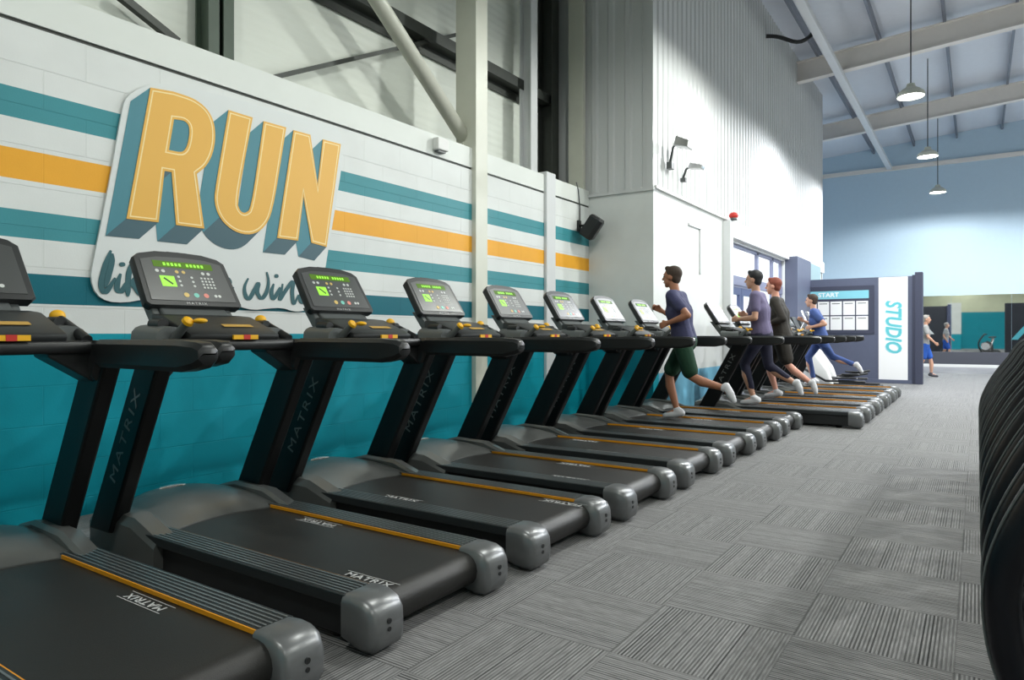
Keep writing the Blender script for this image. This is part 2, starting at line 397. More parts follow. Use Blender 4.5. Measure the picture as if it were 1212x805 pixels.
# roof
bm = new()
for xl_, ya_, yb_ in ((SX-.2, RY+.2, SE-.1), (-6.9, BY-.2, RY+.2), (-6.9, SE-.1, FY+.2)):
    prism(bm, [(xl_, roofz(xl_)), (RX+.2, roofz(RX+.2)), (RX+.2, roofz(RX+.2)+.1), (xl_, roofz(xl_)+.1)], 'y', ya_, yb_)
struct('ceiling', bm, 'roof')
bm = new(); box(bm, SX-.2, SX-.06, RY+.2, SE-.1, 3.3, 8.6); struct('wall_side_backing', bm, 'clad')
# sheeting rails / plinth below the mirror
bm = new(); box(bm, -3.2, 7, FY-.1, FY, 0.08, .55); struct('trim_4', bm, mat('dark_plinth', srgb(70, 72, 82), .6))
bm = new(); box(bm, -3.2, 7, FY-.14, FY-.1, .0, .1); struct('baseboard_far', bm, 'trim')

# ------------------------------------------------------------ entrance glazing
g = D.objects.new('window_1', None); COL.objects.link(g); g['kind'] = 'structure'
fy = [12.85, 15.25, 16.55, 17.42]
bm = new()
def fb(y0, y1, z0, z1, d=.06): box(bm, SX-.12, SX-.12+d, y0, y1, z0, z1)
fb(12.8, 17.45, 2.9, 2.96); fb(12.8, 12.92, 0, 2.96); fb(17.38, 17.45, 0, 2.96); fb(12.8, 17.45, 2.16, 2.34, .08); fb(15.2, 15.32, 0, 2.96); fb(16.5, 16.62, 0, 2.96); fb(12.8, 17.45, 0, .12)
obj('window_frame', bm, 'frameg', g)
bm = new(); box(bm, SX-.10, SX-.09, 12.92, 15.2, 2.34, 2.9); obj('pane', bm, 'glass', g)
bm = new(); box(bm, SX-.10, SX-.09, 15.32, 16.5, .12, 2.9); obj('pane', bm, 'glass', g)
bm = new(); box(bm, SX-.10, SX-.09, 16.62, 17.38, .12, 2.9); obj('pane', bm, 'glass', g)
g = D.objects.new('door_1', None); COL.objects.link(g); g['kind'] = 'structure'
for a, b in ((12.98, 14.05), (14.07, 15.14)):
    bm = new(); x0, x1 = SX-.13, SX-.07
    box(bm, x0, x1, a, a+.13, .02, 2.12); box(bm, x0, x1, b-.13, b, .02, 2.12); box(bm, x0, x1, a+.13, b-.13, 1.98, 2.12); box(bm, x0, x1, a+.13, b-.13, .02, .25)
    lf = obj('door_leaf', bm, mat('door_blue', srgb(70, 82, 120), .4), g)
    bm = new(); box(bm, SX-.105, SX-.095, a+.13, b-.13, .25, 1.98); obj('pane', bm, 'glass', lf)
    hy = b-.07 if a < 13.5 else a+.07
    bm = new(); tube(bm, [(SX-.07, hy, .95), (SX-.02, hy, .95), (SX-.02, hy, 1.3), (SX-.07, hy, 1.3)], .012); obj('door_handle', bm, 'silver', lf)
bm = new(); box(bm, SX-.13, SX-.06, 12.9, 12.98, 0, 2.16); box(bm, SX-.13, SX-.06, 12.98, 15.2, 2.12, 2.16); obj('door_frame', bm, 'frameg', g)
# slate coloured lobby enclosure
bm = new(); box(bm, SX, -3.575, 17.5, 19.1, 0, 3.07); box(bm, SX, -3.6, 19.25, 20.6, 0, 3.05, mi=1); struct('wall_lobby', bm, ['slate', mat('pale_green_panel', srgb(140, 165, 170), .4)])

# ------------------------------------------------------------ steelwork
STG = 'steel frame of the hall'
def ibeam_col(bm, x0, x1, y0, y1, z0, z1, tf=.018, tw=.014):
    """H section: flanges perpendicular to x"""
    box(bm, x0, x0+tf, y0, y1, z0, z1); box(bm, x1-tf, x1, y0, y1, z0, z1); box(bm, x0+tf, x1-tf, (y0+y1)/2-tw/2, (y0+y1)/2+tw/2, z0, z1)
bm = new(); box(bm, -5.14, WX+.06, 6.41, 6.64, 0, 8.5, .004); struct('steel_column_1', bm, 'steel')
bm = new(); box(bm, WX-.1, WX+.045, 8.03, 8.27, 0, 3.42, .01); struct('trim_5', bm, 'steel_w')
bm = new(); ibeam_col(bm, -5.45, -5.25, 8.25, 8.42, 0, 8.5); struct('steel_column_2', bm, 'steel_w')
bm = new(); ibeam_col(bm, -5.6, -5.35, 9.0, 9.2, 0, 8.5); struct('steel_column_3', bm, 'steel_d')
bm = new(); box(bm, -5.75, SX-.06, RY+.06, RY+.2, 3.3, 9.0); struct('wall_return_backing', bm, 'clad')
bm = new(); box(bm, -5.2, -4.95, RY-.1, RY-.02, 3.38, 8.5); struct('trim_6', bm, 'steel')
y0, _ = on_x(243, 40, -5.45); y1, _ = on_x(273, 40, -5.45)
bm = new(); ibeam_col(bm, -5.6, -5.4, y0, y0+.1, 0, 8.5); ibeam_col(bm, -5.6, -5.4, y1-.1, y1, 0, 8.5); struct('steel_column_4', bm, mat('green_grey_steel', srgb(70, 84, 72), .45, noise=.15, nscale=9))
# sheeting rails along the outer wall
bm = new(); box(bm, -5.6, -5.42, 4.0, 9.2, 4.72, 4.86); box(bm, -5.6, -5.58, 4.0, 9.2, 4.6, 4.72); struct('sheeting_rail', bm, 'steel_d')
bm = new(); box(bm, -5.6, -5.42, BY, 9.2, 6.6, 6.8); struct('sheeting_rail', bm, 'steel_d')
def strut(bm, a, b, X, r):
    (ya, za), (yb, zb) = on_x(*a, X), on_x(*b, X)
    d = Vector((0, yb-ya, zb-za)).normalized(); n = Vector((0, -d.z, d.y)); A = Vector((X, ya, za)); B = Vector((X, yb, zb)); xx = Vector((1, 0, 0))
    loft(bm, [[A+n*r-xx*r, A+n*r+xx*r, A-n*r+xx*r, A-n*r-xx*r], [B+n*r-xx*r, B+n*r+xx*r, B-n*r+xx*r, B-n*r-xx*r]], smooth=False)
bm = new(); strut(bm, (322, 92), (545, 40), -5.5, .022); struct('flat_brace_1', bm, 'steel_d')
bm = new(); strut(bm, (138, -8), (210, 50), -5.5, .03); struct('flat_brace_2', bm, 'steel_d')
# tube brace
(ya, za), (yb, zb) = on_x(549, 163, -5.05), on_x(443, -5, -5.05)
A = Vector((-5.05, ya, za)); B = Vector((-5.05, yb, zb)); dd = (B-A)
g = D.objects.new('tube_brace', None); COL.objects.link(g); g['kind'] = 'structure'
bm = new(); tube(bm, [A, A+dd*2.6], .085, 20); obj('tube', bm, 'steel', g)
bm = new(); box(bm, -5.08, -5.02, ya-.05, ya+.2, za-.2, za+.08); disc(bm, (-5.02, ya+.08, za-.05), .03, .02, 8, axis='x'); disc(bm, (-5.02, ya+.08, za-.14), .03, .02, 8, axis='x'); obj('gusset_plate', bm, 'steel', g)
# rafters, purlins
k = 0
for ry in (.8, 6.8, 12.8, 18.8, 24.8):
    k += 1; x0 = -5.55 if ry < RY or ry > SE else SX+.02; x1 = RX; bm = new()
    zb = lambda x: 7.65+.068*(x+3.86)
    for (ya, yb, o0, o1) in ((ry-.11, ry+.11, 0, .025), (ry-.012, ry+.012, .025, .5), (ry-.11, ry+.11, .5, .525)):
        prism(bm, [(x0, zb(x0)+o0), (x1, zb(x1)+o0), (x1, zb(x1)+o1), (x0, zb(x0)+o1)], 'y', ya, yb)
    struct('rafter_%d' % k, bm, 'rafter')
for i in range(10):
    x = -3.3+i*1.35; bm = new(); z = roofz(x)
    box(bm, x-.012, x+.0, BY, FY, z-.2, z+.0); box(bm, x-.06, x-.012, BY, FY, z-.2, z-.188); struct('purlin_%d' % (i+1), bm, 'purlin')
bm = new(); box(bm, -2.88, -2.70, BY, FY, 7.48, 7.62, .02); struct('eaves_tie', bm, 'steel_w')
bm = new(); box(bm, -6.7, RX, FY-.12, FY, 7.45, 7.6); struct('trim_7', bm, 'rafter')
# cable between wall and tie
bm = new()
cp = []
for i in range(13):
    s = i/12; cp.append((SX+.03+s*(1.0), 15.6+.4*s, 7.72+.08*math.sin(s*PI*2)-.22*math.sin(s*PI)+.12*s))
tube(bm, cp, .045, 8); tag(obj('roof_cable', bm, 'black', smooth=True), 'black drooping cable between the cladding top and the long white roof tie', 'cable')

# ------------------------------------------------------------ high bay lamps
def make_lamp():
    t = thing('pendant_lamp', 'x', 'lamp')
    bm = new(); lathe(bm, (0, 0, 0), [(.0, .23), (.07, .23), (.09, .16), (.16, .12), (.24, .05), (.25, .0), (.248, -.03), (.238, -.03), (.23, .02), (.15, .09), (.0, .1)]); obj('shade', bm, 'lampbody', t, smooth=True)
    bm = new(); lathe(bm, (0, 0, 0), [(0, -.012), (.234, -.012), (.234, -.004), (0, -.004)]); obj('diffuser', bm, 'glow', t)
    bm = new(); tube(bm, [(0, 0, .22), (0, 0, 2.6)], .012, 8); obj('cable', bm, 'black', t)
    return t
lamp0 = make_lamp(); names = {(-1.1, 15.8): 'round white pendant lamp hanging between the two pale rafters, nearest one in view',
  (-1.1, 21.4): 'glaring pendant lamp hanging in front of the pale blue far wall, second of the row', (-1.1, 27.0): 'small glowing pendant lamp farthest away, low against the pale blue wall'}
for i, (x, y, p) in enumerate(LAMP_Y):
    t = lamp0 if i == 0 else dup(lamp0)
    if x > 0:
        for c_ in t.children:
            if c_.name.startswith('cable'): c_.scale.z = 1.16
    t.location = (x, y, 5.95); t['group'] = 'high bay pendant lamps'
    side = 'over the treadmill aisle' if x < 0 else 'over the right half of the hall'
    t['label'] = names.get((x, y), 'white pendant lamp %s, %s' % (side, {-6.6: 'farthest behind the viewpoint', -1.0: 'just behind the viewpoint', 4.6: 'above the first spin bikes', 10.2: 'just before the tall cladding corner', 15.8: 'level with the entrance doors', 21.4: 'level with the studio partition', 27.0: 'nearest the mirror wall'}[y]))
    ld = D.lights.new('lamp_light', 'SPOT'); ld.energy = LAMP_POWER*p*1.0; ld.spot_size = math.radians(176); ld.spot_blend = .28; ld.shadow_soft_size = .13; ld.color = (.97, 1, .93) if y < 12 else (.93, .96, 1)
    lo = D.objects.new('lamp_light', ld); COL.objects.link(lo); lo.location = (0, 0, -.05); lo.parent = t

# ================================================================== MURAL SIGN
def flat_poly(bm, pts, X, th, mi=0, holes=None):
    """pts in (y,z); solid slab from X to X+th"""
    if not holes:
        prism(bm, pts, 'x', X, X+th, mi=mi); return
    for xx in (X+th,):
        loops = []
        for lp in [pts]+holes:
            vs = [bm.verts.new((xx, p[0], p[1])) for p in lp]; es = [bm.edges.new((vs[i], vs[(i+1) % len(vs)])) for i in range(len(vs))]; loops += es
        r = bmesh.ops.triangle_fill(bm, use_beauty=True, use_dissolve=False, edges=loops)
        fs = [f for f in r['geom'] if isinstance(f, bmesh.types.BMFace)]
        e = bmesh.ops.extrude_face_region(bm, geom=fs)
        for v in [v for v in e['geom'] if isinstance(v, bmesh.types.BMVert)]: v.co.x = X
        for f in bm.faces: f.material_index = mi
def wp(lst): return [on_x(a, b, WX+.02) for a, b in lst]
def chaikin(p, n=1):
    for _ in range(n):
        q = []
        for i in range(len(p)):
            a, b = p[i], p[(i+1) % len(p)]
            q += [(a[0]*.75+b[0]*.25, a[1]*.75+b[1]*.25), (a[0]*.25+b[0]*.75, a[1]*.25+b[1]*.75)]
        p = q
    return p
def rnd(p, idx, n=2):
    idx = set(idx)
    for _ in range(n):
        q = []; ni = set(); m = len(p)
        for i in range(m):
            if i in idx:
                a, b, c = p[i-1], p[i], p[(i+1) % m]
                ka = .25 if (i-1) % m in idx else .18; kc = .25 if (i+1) % m in idx else .18
                ni.add(len(q)); q.append((b[0]+(a[0]-b[0])*ka, b[1]+(a[1]-b[1])*ka)); ni.add(len(q)); q.append((b[0]+(c[0]-b[0])*kc, b[1]+(c[1]-b[1])*kc))
            else: q.append(p[i])
        p = q; idx = ni
    return p
def area(p): return sum(p[i][0]*p[(i+1) % len(p)][1]-p[(i+1) % len(p)][0]*p[i][1] for i in range(len(p)))/2
def inset(p, d):
    s = 1 if area(p) > 0 else -1; out = []; n = len(p)
    for i in range(n):
        a = Vector(p[i-1]); b = Vector(p[i]); c = Vector(p[(i+1) % n])
        e1 = (b-a).normalized(); e2 = (c-b).normalized(); n1 = Vector((-e1.y, e1.x))*s; n2 = Vector((-e2.y, e2.x))*s
        m = (n1+n2); m.normalize(); k = d/max(.35, m.dot(n1)); q = b+m*k; out.append((q.x, q.y))
    return out
sign = thing('wall_sign', 'white cut-out sign with big orange 3D letters RUN and script like the wind', 'sign', (0, 0, 0))
outline = wp([(150, 114), (165, 104), (190, 97), (260, 112), (330, 132), (396, 150), (405, 160), (405.5, 180), (404, 200), (396, 250), (388, 298), (383, 330), (376, 355), (366, 366), (356, 368.6), (346.6, 368.6), (334.3, 364.3), (315.7, 365.3), (300.8, 367.2), (284.8, 363.6), (272, 357), (255, 352), (230, 352), (200, 352), (169.7, 354.5), (148.5, 358.3), (127.4, 357.3), (113.5, 348.5), (107.2, 331), (110, 312), (130, 214), (145, 127)])
bm = new(); flat_poly(bm, chaikin(outline), WX+.004, .018); obj('backing_board', bm, mat('sign_white', srgb(218, 222, 222), .5), sign)
R_o = [(177.4, 103.9), (204.3, 108.6), (228.7, 116.6), (244.3, 128.3), (252.6, 143.9), (254.4, 163), (251.3, 182.2), (243.4, 197.2), (232.2, 205.7), (236.5, 238), (241, 270.7), (207.6, 266.5), (202.4, 204), (194, 202.5), (187, 263.3), (149, 259)]
R_h = [(205.2, 141.3), (218.3, 143), (224.3, 150.9), (221.7, 171.7), (215.7, 181), (199.1, 177.8)]
U_o = [(269.7, 130.4), (298.3, 139.3), (279.7, 239.1), (283.4, 250.3), (289.6, 252.8), (296.5, 246.6), (311.4, 143.5), (338, 151), (321.9, 251.5), (311.9, 270.1), (297, 278.8), (277.2, 275.1), (259.8, 260.2), (252.3, 239.1), (254.8, 219.2)]
N_o = [(346.7, 154.2), (366.6, 159.7), (375.2, 219.2), (381.4, 165.1), (402.6, 170.8), (385.9, 292.5), (367.8, 287.5), (358.4, 231.7), (352.2, 285), (327.3, 281.8)]
a = Vector(on_x(177.4, 103.9, WX)); b = Vector(on_x(154, 119.3, WX)); c = Vector(on_x(149, 259, WX)); d = Vector(on_x(125, 279.5, WX)); SH = ((b-a)+(d-c))*.5
R_o = rnd(R_o, [2, 3, 4, 5, 6, 7]); R_h = rnd(R_h, [1, 2, 3, 4]); U_o = rnd(U_o, [2, 3, 4, 5, 8, 9, 10, 11, 12, 13, 14])
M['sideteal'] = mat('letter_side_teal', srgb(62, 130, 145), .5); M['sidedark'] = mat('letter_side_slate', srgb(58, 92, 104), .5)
M['face'] = mat('letter_face_orange', srgb(232, 178, 76), .5); M['line'] = mat('letter_line_cream', srgb(250, 226, 165), .5)
for nm, o_, h_ in (('R', R_o, R_h), ('U', U_o, None), ('N', N_o, None)):
    P = wp(o_); s = 1 if area(P) > 0 else -1
    bm = new()
    for lp in [P]+([wp(h_)] if h_ else []):
        ss = s if lp is P else -(1 if area(lp) > 0 else -1)
        n = len(lp)
        for i in range(n):
            p, q = Vector(lp[i]), Vector(lp[(i+1) % n]); e = (q-p).normalized(); nn = Vector((e.y, -e.x))*ss
            if nn.dot(SH) <= 0.002: continue
            if lp is not P:
                continue
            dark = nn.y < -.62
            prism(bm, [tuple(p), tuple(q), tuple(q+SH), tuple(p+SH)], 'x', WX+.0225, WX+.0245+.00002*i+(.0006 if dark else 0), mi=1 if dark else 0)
    obj('letter_side', bm, ['sideteal', 'sidedark'], sign)
    if h_:
        bm = new(); flat_poly(bm, wp(h_), WX+.0225, .003); obj('letter_counter', bm, 'sideteal', sign)
    bm = new(); flat_poly(bm, P, WX+.0265, .003, holes=[wp(h_)] if h_ else None); lt = obj('letter_face', bm, 'face', sign)
    bm = new()
    for lp, sg in [(P, 1)]+([(wp(h_), -1)] if h_ else []):
        i1 = inset(lp, .016*sg); i2 = inset(lp, .025*sg); n = len(lp)
        for i in range(n):
            j = (i+1) % n; prism(bm, [i1[i], i1[j], i2[j], i2[i]], 'x', WX+.0295, WX+.0305)
    obj('inset_line', bm, 'line', lt)
def stroke(bm, pts, w, X):
    P = wp(pts)
    # smooth open curve (Catmull-Rom)
    Q = []
    for i in range(len(P)-1):
        p0 = P[max(0, i-1)]; p1 = P[i]; p2 = P[i+1]; p3 = P[min(len(P)-1, i+2)]
        for k in range(6):
            t = k/6; Q.append(tuple(.5*((2*p1[j])+(-p0[j]+p2[j])*t+(2*p0[j]-5*p1[j]+4*p2[j]-p3[j])*t*t+(-p0[j]+3*p1[j]-3*p2[j]+p3[j])*t**3) for j in (0, 1)))
    Q.append(P[-1]); n = len(Q); L = []; Rr = []
    for i in range(n):
        a = Vector(Q[max(0, i-1)]); b = Vector(Q[min(n-1, i+1)]); e = (b-a).normalized(); nn = Vector((-e.y, e.x)); c = Vector(Q[i])
        down = max(0, abs(e.y)); ww = w*(.45+.65*down)*min(1, .35+3*min(i, n-1-i)/n)
        L.append(c+nn*ww); Rr.append(c-nn*ww)
    vs = [[bm.verts.new((X+xx+.00004*i_, p.x, p.y)) for i_, p in enumerate(S)] for S in (L, Rr) for xx in (0, .004)]
    for i in range(n-1):
        bm.faces.new((vs[1][i], vs[1][i+1], vs[3][i+1], vs[3][i])); bm.faces.new((vs[0][i], vs[0][i+1], vs[1][i+1], vs[1][i])); bm.faces.new((vs[2][i], vs[2][i+1], vs[3][i+1], vs[3][i]))
SCR = {'l': [[(131, 296.5), (126, 309), (121.5, 325), (119.5, 338), (123.5, 346.5), (130, 339), (136, 329)], [(132.5, 300), (131.5, 312), (128, 326), (124, 340)]],
 'i': [[(142.5, 324), (138.5, 336), (138.5, 343.5), (143.5, 345), (148, 335)], [(144, 310.5), (144.6, 315.5)]],
 'k': [[(156, 309.5), (152, 325), (151, 340), (151, 351)], [(166, 322), (157, 334), (160, 341), (167, 349), (173, 343)]],
 'e': [[(172, 338), (178, 332), (176, 326), (171, 331), (171, 343), (177, 347), (184, 339)]],
 't': [[(206, 306), (202, 325), (201, 342), (207, 349)], [(196, 319), (215, 318)]],
 'h': [[(222, 304), (217, 325), (214, 349), (221, 336), (229, 331), (228, 342), (233, 351)]],
 'e2': [[(261, 343), (268.7, 339), (271.5, 334), (268, 329.5), (263, 335), (264, 346), (270, 347.5), (276, 340)]],
 'w': [[(293.5, 329.5), (289.3, 339), (289.8, 348.5), (294.2, 354), (300.8, 343.2), (305.5, 335.5), (304, 345.7), (309, 353.4), (315, 345.7), (317.3, 333.3), (315.2, 322)]],
 'i2': [[(323.7, 336), (320.9, 345.7), (322.7, 354), (328, 347), (331, 340)], [(326.6, 324.5), (327, 329)]],
 'n': [[(334.3, 336), (332, 348), (331, 354.5), (337, 345), (346.2, 333), (345.4, 346), (347.3, 360), (352.8, 349)]],
 'd': [[(366, 343), (357, 346), (355, 356), (361, 358), (368, 346), (374, 318), (369, 350), (373, 361)]]}
M['script'] = mat('script_teal', srgb(40, 92, 100), .55)
for kx, strokes in SCR.items():
    bm = new()
    for q_, s_ in enumerate(strokes): stroke(bm, s_, .0175, WX+.0225+.0012*q_)
    obj('script_letter', bm, 'script', sign)

# speaker, alarm box on the left wall
t = thing('wall_speaker', 'black tilted loudspeaker bracketed high on the striped wall near the white corner', 'speaker', (WX, 9.0, 2.78))
bm = new()
prof = [(-.13, -.10), (.13, -.10), (.13, .05), (.08, .10), (-.08, .10), (-.13, .05)]
rot = Euler((math.radians(8), math.radians(35), math.radians(20))).to_matrix()
secs = []
for sx, k in ((-.17, .8), (-.14, 1), (.14, 1), (.17, .85)):
    secs.append([Vector((.23, 0, -.02))+rot @ Vector((q*k, p*k, sx)) for p, q in prof])
loft(bm, secs, smooth=False); obj('cabinet', bm, 'black', t)
bm = new(); rr = [Vector((.23, 0, -.02))+rot @ Vector(v) for v in ((.101, -.07, -.14), (.101, .07, -.14), (.101, .07, .14), (.101, -.07, .14))]; rr2 = [v+rot @ Vector((.006, 0, 0)) for v in rr]; loft(bm, [rr, rr2], smooth=False); obj('grille', bm, 'console', t)
bm = new(); box(bm, 0, .03, -.04, .04, -.06, .1); tube(bm, [(.02, 0, .02), (.1, 0, .02), (.16, 0, -.01)], .018); obj('bracket', bm, 'black', t)
bm = new(); tube(bm, [(.01, .03, .1), (.012, .03, .3), (.012, -.02, .55), (.0, -.06, .66)], .008, 6); obj('cable', bm, 'grey_pl', t)
t = thing('sensor_box', 'small white sensor box fixed near the wall top beside the tube brace', 'sensor box', (WX, 5.79, 3.2))
bm = new(); box(bm, .005, .09, -.09, .09, 0, .13, .012); obj('housing', bm, 'trim', t); bm = new(); box(bm, .01, .07, -.06, .06, -.02, .0); obj('lens', bm, 'grey_pl', t)
# fixtures on the side cladding
def flood(y, z, s, lab):
    t = thing('flood_light', lab, 'lamp', (SX+.02, y, z))
    bm = new(); box(bm, .02, .1, -.06*s, .06*s, -.1*s, .0); tube(bm, [(.05, 0, 0), (.1, 0, .22*s), (.2, 0, .3*s)], .02, 8); obj('bracket', bm, 'grey_pl', t)
    bm = new(); prism(bm, [(.14, .22*s), (.36, .16*s), (.38, .26*s), (.18, .36*s)], 'y', -.12*s, .12*s, .01); obj('head', bm, 'silver', t)
flood(9.8, 3.75, 1.0, 'grey twin-arm floodlight fixed low on the white cladding nearest the corner')
flood(10.35, 3.62, .6, 'small grey floodlight on the white cladding to the right of the larger one')
t = thing('fire_beacon', 'red fire alarm beacon on top of the grey post beside the entrance', 'alarm', (SX+.1, 12.72, 3.28))
bm = new(); disc(bm, (.06, 0, 0), .06, .05, 16); obj('base', bm, 'grey_pl', t); bm = new(); ball(bm, (.06, 0, .09), .085, (1, 1, .75)); obj('dome', bm, 'red', t)
bm = new(); box(bm, SX+.0, SX+.14, 12.6, 12.78, 0, 3.28, .01); struct('trim_8', bm, 'steel_w')
bm = new(); box(bm, SX+.0, SX+.03, 11.3, 11.36, 2.2, 2.98, .005); box(bm, SX, SX+.03, 10.75, 11.36, 2.95, 2.99, .004); tag(obj('cable_conduit', bm, 'steel_w'), 'thin angled conduit on the bright white wall left of the entrance', 'conduit')

# ================================================================== TREADMILL
def make_treadmill():
    """origin: floor centre of the rear end; front points to -x; near side is -y"""
    t = thing('treadmill', 'x', 'treadmill')
    bm = new(); box(bm, -2.0, -.12, -.40, -.29, .03, .165, .01); box(bm, -2.0, -.12, .29, .40, .03, .165, .01); box(bm, -2.05, -.2, -.29, .29, .05, .13)
    for x in (-1.9, -.25):
        for y in (-.33, .33): disc(bm, (x, y, 0), .035, .05, 14)
    obj('deck_frame', bm, 'black', t)
    # belt: loop round the rear roller
    bm = new(); secs = []
    path = [(-1.9, .192), (-.095, .192)]
    for i in range(1, 9):
        a = PI/2-PI*i/8; path.append((-.095+.075*math.cos(a), .117+.075*math.sin(a)))
    path += [(-1.9, .042), ]
    sec = lambda y: [(x, y, z) for x, z in path]
    loft(bm, [sec(-.285), sec(.285)], smooth=False); belt = obj('belt', bm, 'belt', t, smooth=True)
    for y, sgn, x in ((-.232, 1, -.2), (.232, -1, -.8)):
        m = basis((x, y, .1935), (sgn, 0, 0), (0, sgn, 0))
        me = text_mesh('MATRIX', .052, .0006, m, 1.25, spacing=1.12, offset=.0006)
        b2 = bmesh.new(); b2.from_mesh(me); box(b2, x-.15, x+.15, y-.032, y-.029, .193, .1942); box(b2, x-.15, x+.15, y+.029, y+.032, .193, .1942)
        obj('logo', b2, 'logo', belt)
    for s in (-1, 1):
        bm = new(); box(bm, -1.58, -.12, *sorted((s*.29, s*.435)), .165, .210, .004)
        for i in range(6):
            y = s*(.308+i*.0215); box(bm, -1.56, -.13, y-.0035, y+.0035, .210, .2130, mi=1)
        r = obj('side_rail', bm, ['rail', 'groove'], t)
        bm = new(); ya, yb = sorted((s*.276, s*.297)); box(bm, -1.53, -.125, *sorted((s*.284, s*.2895)), .194, .2105 if s > 0 else .2055); obj('accent_strip', bm, 'orange', r)
        # end cap: rounded cowl
        bm = new(); secs = []
        for x, zt, zb, g in ((-.125, .212, .03, 0), (-.08, .216, .015, 0), (-.03, .212, .008, 0), (.012, .196, .012, .003), (.036, .165, .03, .010), (.044, .12, .06, .02)):
            ya, yb = .272+g*.6, .445-g; c = .028
            secs.append([(x, s*a, z) for a, z in ((ya, zb+c*.5), (ya+c*.5, zb), (yb-c, zb), (yb, zb+c), (yb, zt-c), (yb-c*.3, zt-c*.3), (yb-c, zt), (ya+c*.4, zt), (ya, zt-c*.4))])
        loft(bm, secs); cp = obj('end_cap', bm, 'cap', t, smooth=True, angle=60)
        bm = new(); disc(bm, (.038, s*.36, .125), .011, .009, 12, axis='x'); disc(bm, (.038, s*.36, .095), .009, .009, 12, axis='x')
        obj('screw_hole', bm, 'black', cp)
    # hood
    def hood_z(y): return .3-.30*max(0, abs(y)-.08)**1.6/ .36**1.6*.28
    bm = new(); secs = []
    NX = 12; ys = [-.345+.69*i/24 for i in range(25)]
    top = []
    for i in range(NX+1):
        f = i/NX; row = []
        for y in ys:
            x_r = -1.60+.10*(abs(y)/.345)**2          # arched rear edge
            x_f = -2.20+.08*(abs(y)/.345)**2
            x = x_r+(x_f-x_r)*f; zc = .305-.055*(abs(y)/.345)**2
            z = .198+(zc-.198)*math.sin(min(1, f/.72)*PI/2)**.8
            if f > .8: z -= (f-.8)**2*3.2
            row.append((x, y, z))
        top.append(row)
    rg = [[bm.verts.new(p) for p in r] for r in top]
    for i in range(NX):
        for k in range(24): bm.faces.new((rg[i][k], rg[i][k+1], rg[i+1][k+1], rg[i+1][k]))
    # skirt
    bl = [bm.verts.new((p.co.x, p.co.y, .06)) for p in rg[-1]]
    for k in range(24): bm.faces.new((rg[-1][k], rg[-1][k+1], bl[k+1], bl[k]))
    lip = [bm.verts.new((p.co.x, p.co.y, .185)) for p in rg[0]]
    for k in range(24): bm.faces.new((rg[0][k], rg[0][k+1], lip[k+1], lip[k]))
    for kk in (0, 24):
        bb = [bm.verts.new((rg[i][kk].co.x, rg[i][kk].co.y, .06)) for i in range(NX+1)]
        for i in range(NX): bm.faces.new((rg[i][kk], rg[i+1][kk], bb[i+1], bb[i]))
    hd = obj('hood', bm, 'hood', t, smooth=True, angle=40)
    bm = new(); bmesh.ops.create_uvsphere(bm, u_segments=20, v_segments=8, radius=1)
    for v in bm.verts: v.co = Vector((-2.06+v.co.x*.032, v.co.y*.085, .302+v.co.z*.012))
    obj('badge', bm, 'silver', hd, smooth=True)
    for s in (-1, 1):
        bm = new(); secs = []
        for x, z, w in ((-1.44, .205, 0), (-1.50, .222, .0), (-1.66, .275, .0), (-1.95, .285, .0), (-2.12, .24, .02)):
            ya, yb = .325, .448-w
            secs.append([(x, s*a, zz) for a, zz in ((ya, .05), (yb, .05), (yb, z-.05), (yb-.025, z-.008), (ya+.02, z+.006), (ya, z-.012))])
        loft(bm, secs, smooth=False); obj('hood_shoulder', bm, 'hood', t, smooth=True, angle=28)
    # uprights
    for s in (-1, 1):
        bm = new(); w = .112; xb, xt, zb, zt = -1.94, -1.46, .17, 1.085
        ya, yb = sorted((s*.385, s*.468))
        prism(bm, [(xb-w, zb), (xb+w, zb), (xt+w, zt), (xt-w*.9, zt)], 'y', ya, yb, .014); up = obj('upright', bm, 'upright', t)
        dx = (xt-xb); dz = zt-zb; L = math.hypot(dx, dz); bx, bz = dx/L, dz/L
        f0 = .56; cx = xb+dx*f0; cz = zb+dz*f0
        o = (cx, s*.4685, cz); m = basis(o, (bx, 0, bz), (s*bz, 0, -s*bx)) if s > 0 else basis(o, (bx, 0, bz), (-bz, 0, bx))
        me = text_mesh('MATRIX', .085, .0008, m, 1.5, spacing=1.25); mesh_obj('lettering', me, 'dimlogo', up)
        bm = new()
        for q in (-.07, 0, .07): disc(bm, (xt+q-.03, s*.385-(0.004 if s > 0 else -.0), 1.03), .006, .004, 8, axis='y')
        obj('bolts', bm, 'silver', up)
        # handrail
        bm = new(); secs = []
        e_ = -.58 if s > 0 else -.90
        for x, zt2, zb2, wy in ((-1.70, 1.16, 1.06, .03), (-1.62, 1.172, 1.0, .042), (-1.42, 1.172, .99, .044), (-1.385, 1.172, 1.06, .044), (-1.375, 1.176, 1.052, .05), (e_-.14, 1.175, 1.05, .052), (e_-.04, 1.168, 1.068, .05), (e_-.01, 1.155, 1.085, .042), (e_, 1.14, 1.105, .026)):
            c = .02; y0 = s*.405
            secs.append([(x, y0+yy, zz) for yy, zz in ((-wy, zb2+c), (-wy+c, zb2), (wy-c, zb2), (wy, zb2+c), (wy, zt2-c), (wy-c, zt2), (-wy+c, zt2), (-wy, zt2-c))])
        loft(bm, secs); obj('handrail', bm, 'black', t, smooth=True, angle=35)
        bm = new(); prism(bm, [(s*.20, 1.10), (s*.39, .98), (s*.39, 1.12), (s*.20, 1.15)], 'x', -1.6, -1.45, .008); obj('gusset', bm, 'black', t)
    bm = new(); box(bm, -1.70, -1.42, -.38, .38, 1.112, 1.172, .022, seg=3); cbar = obj('crossbar', bm, 'black', t, smooth=True)
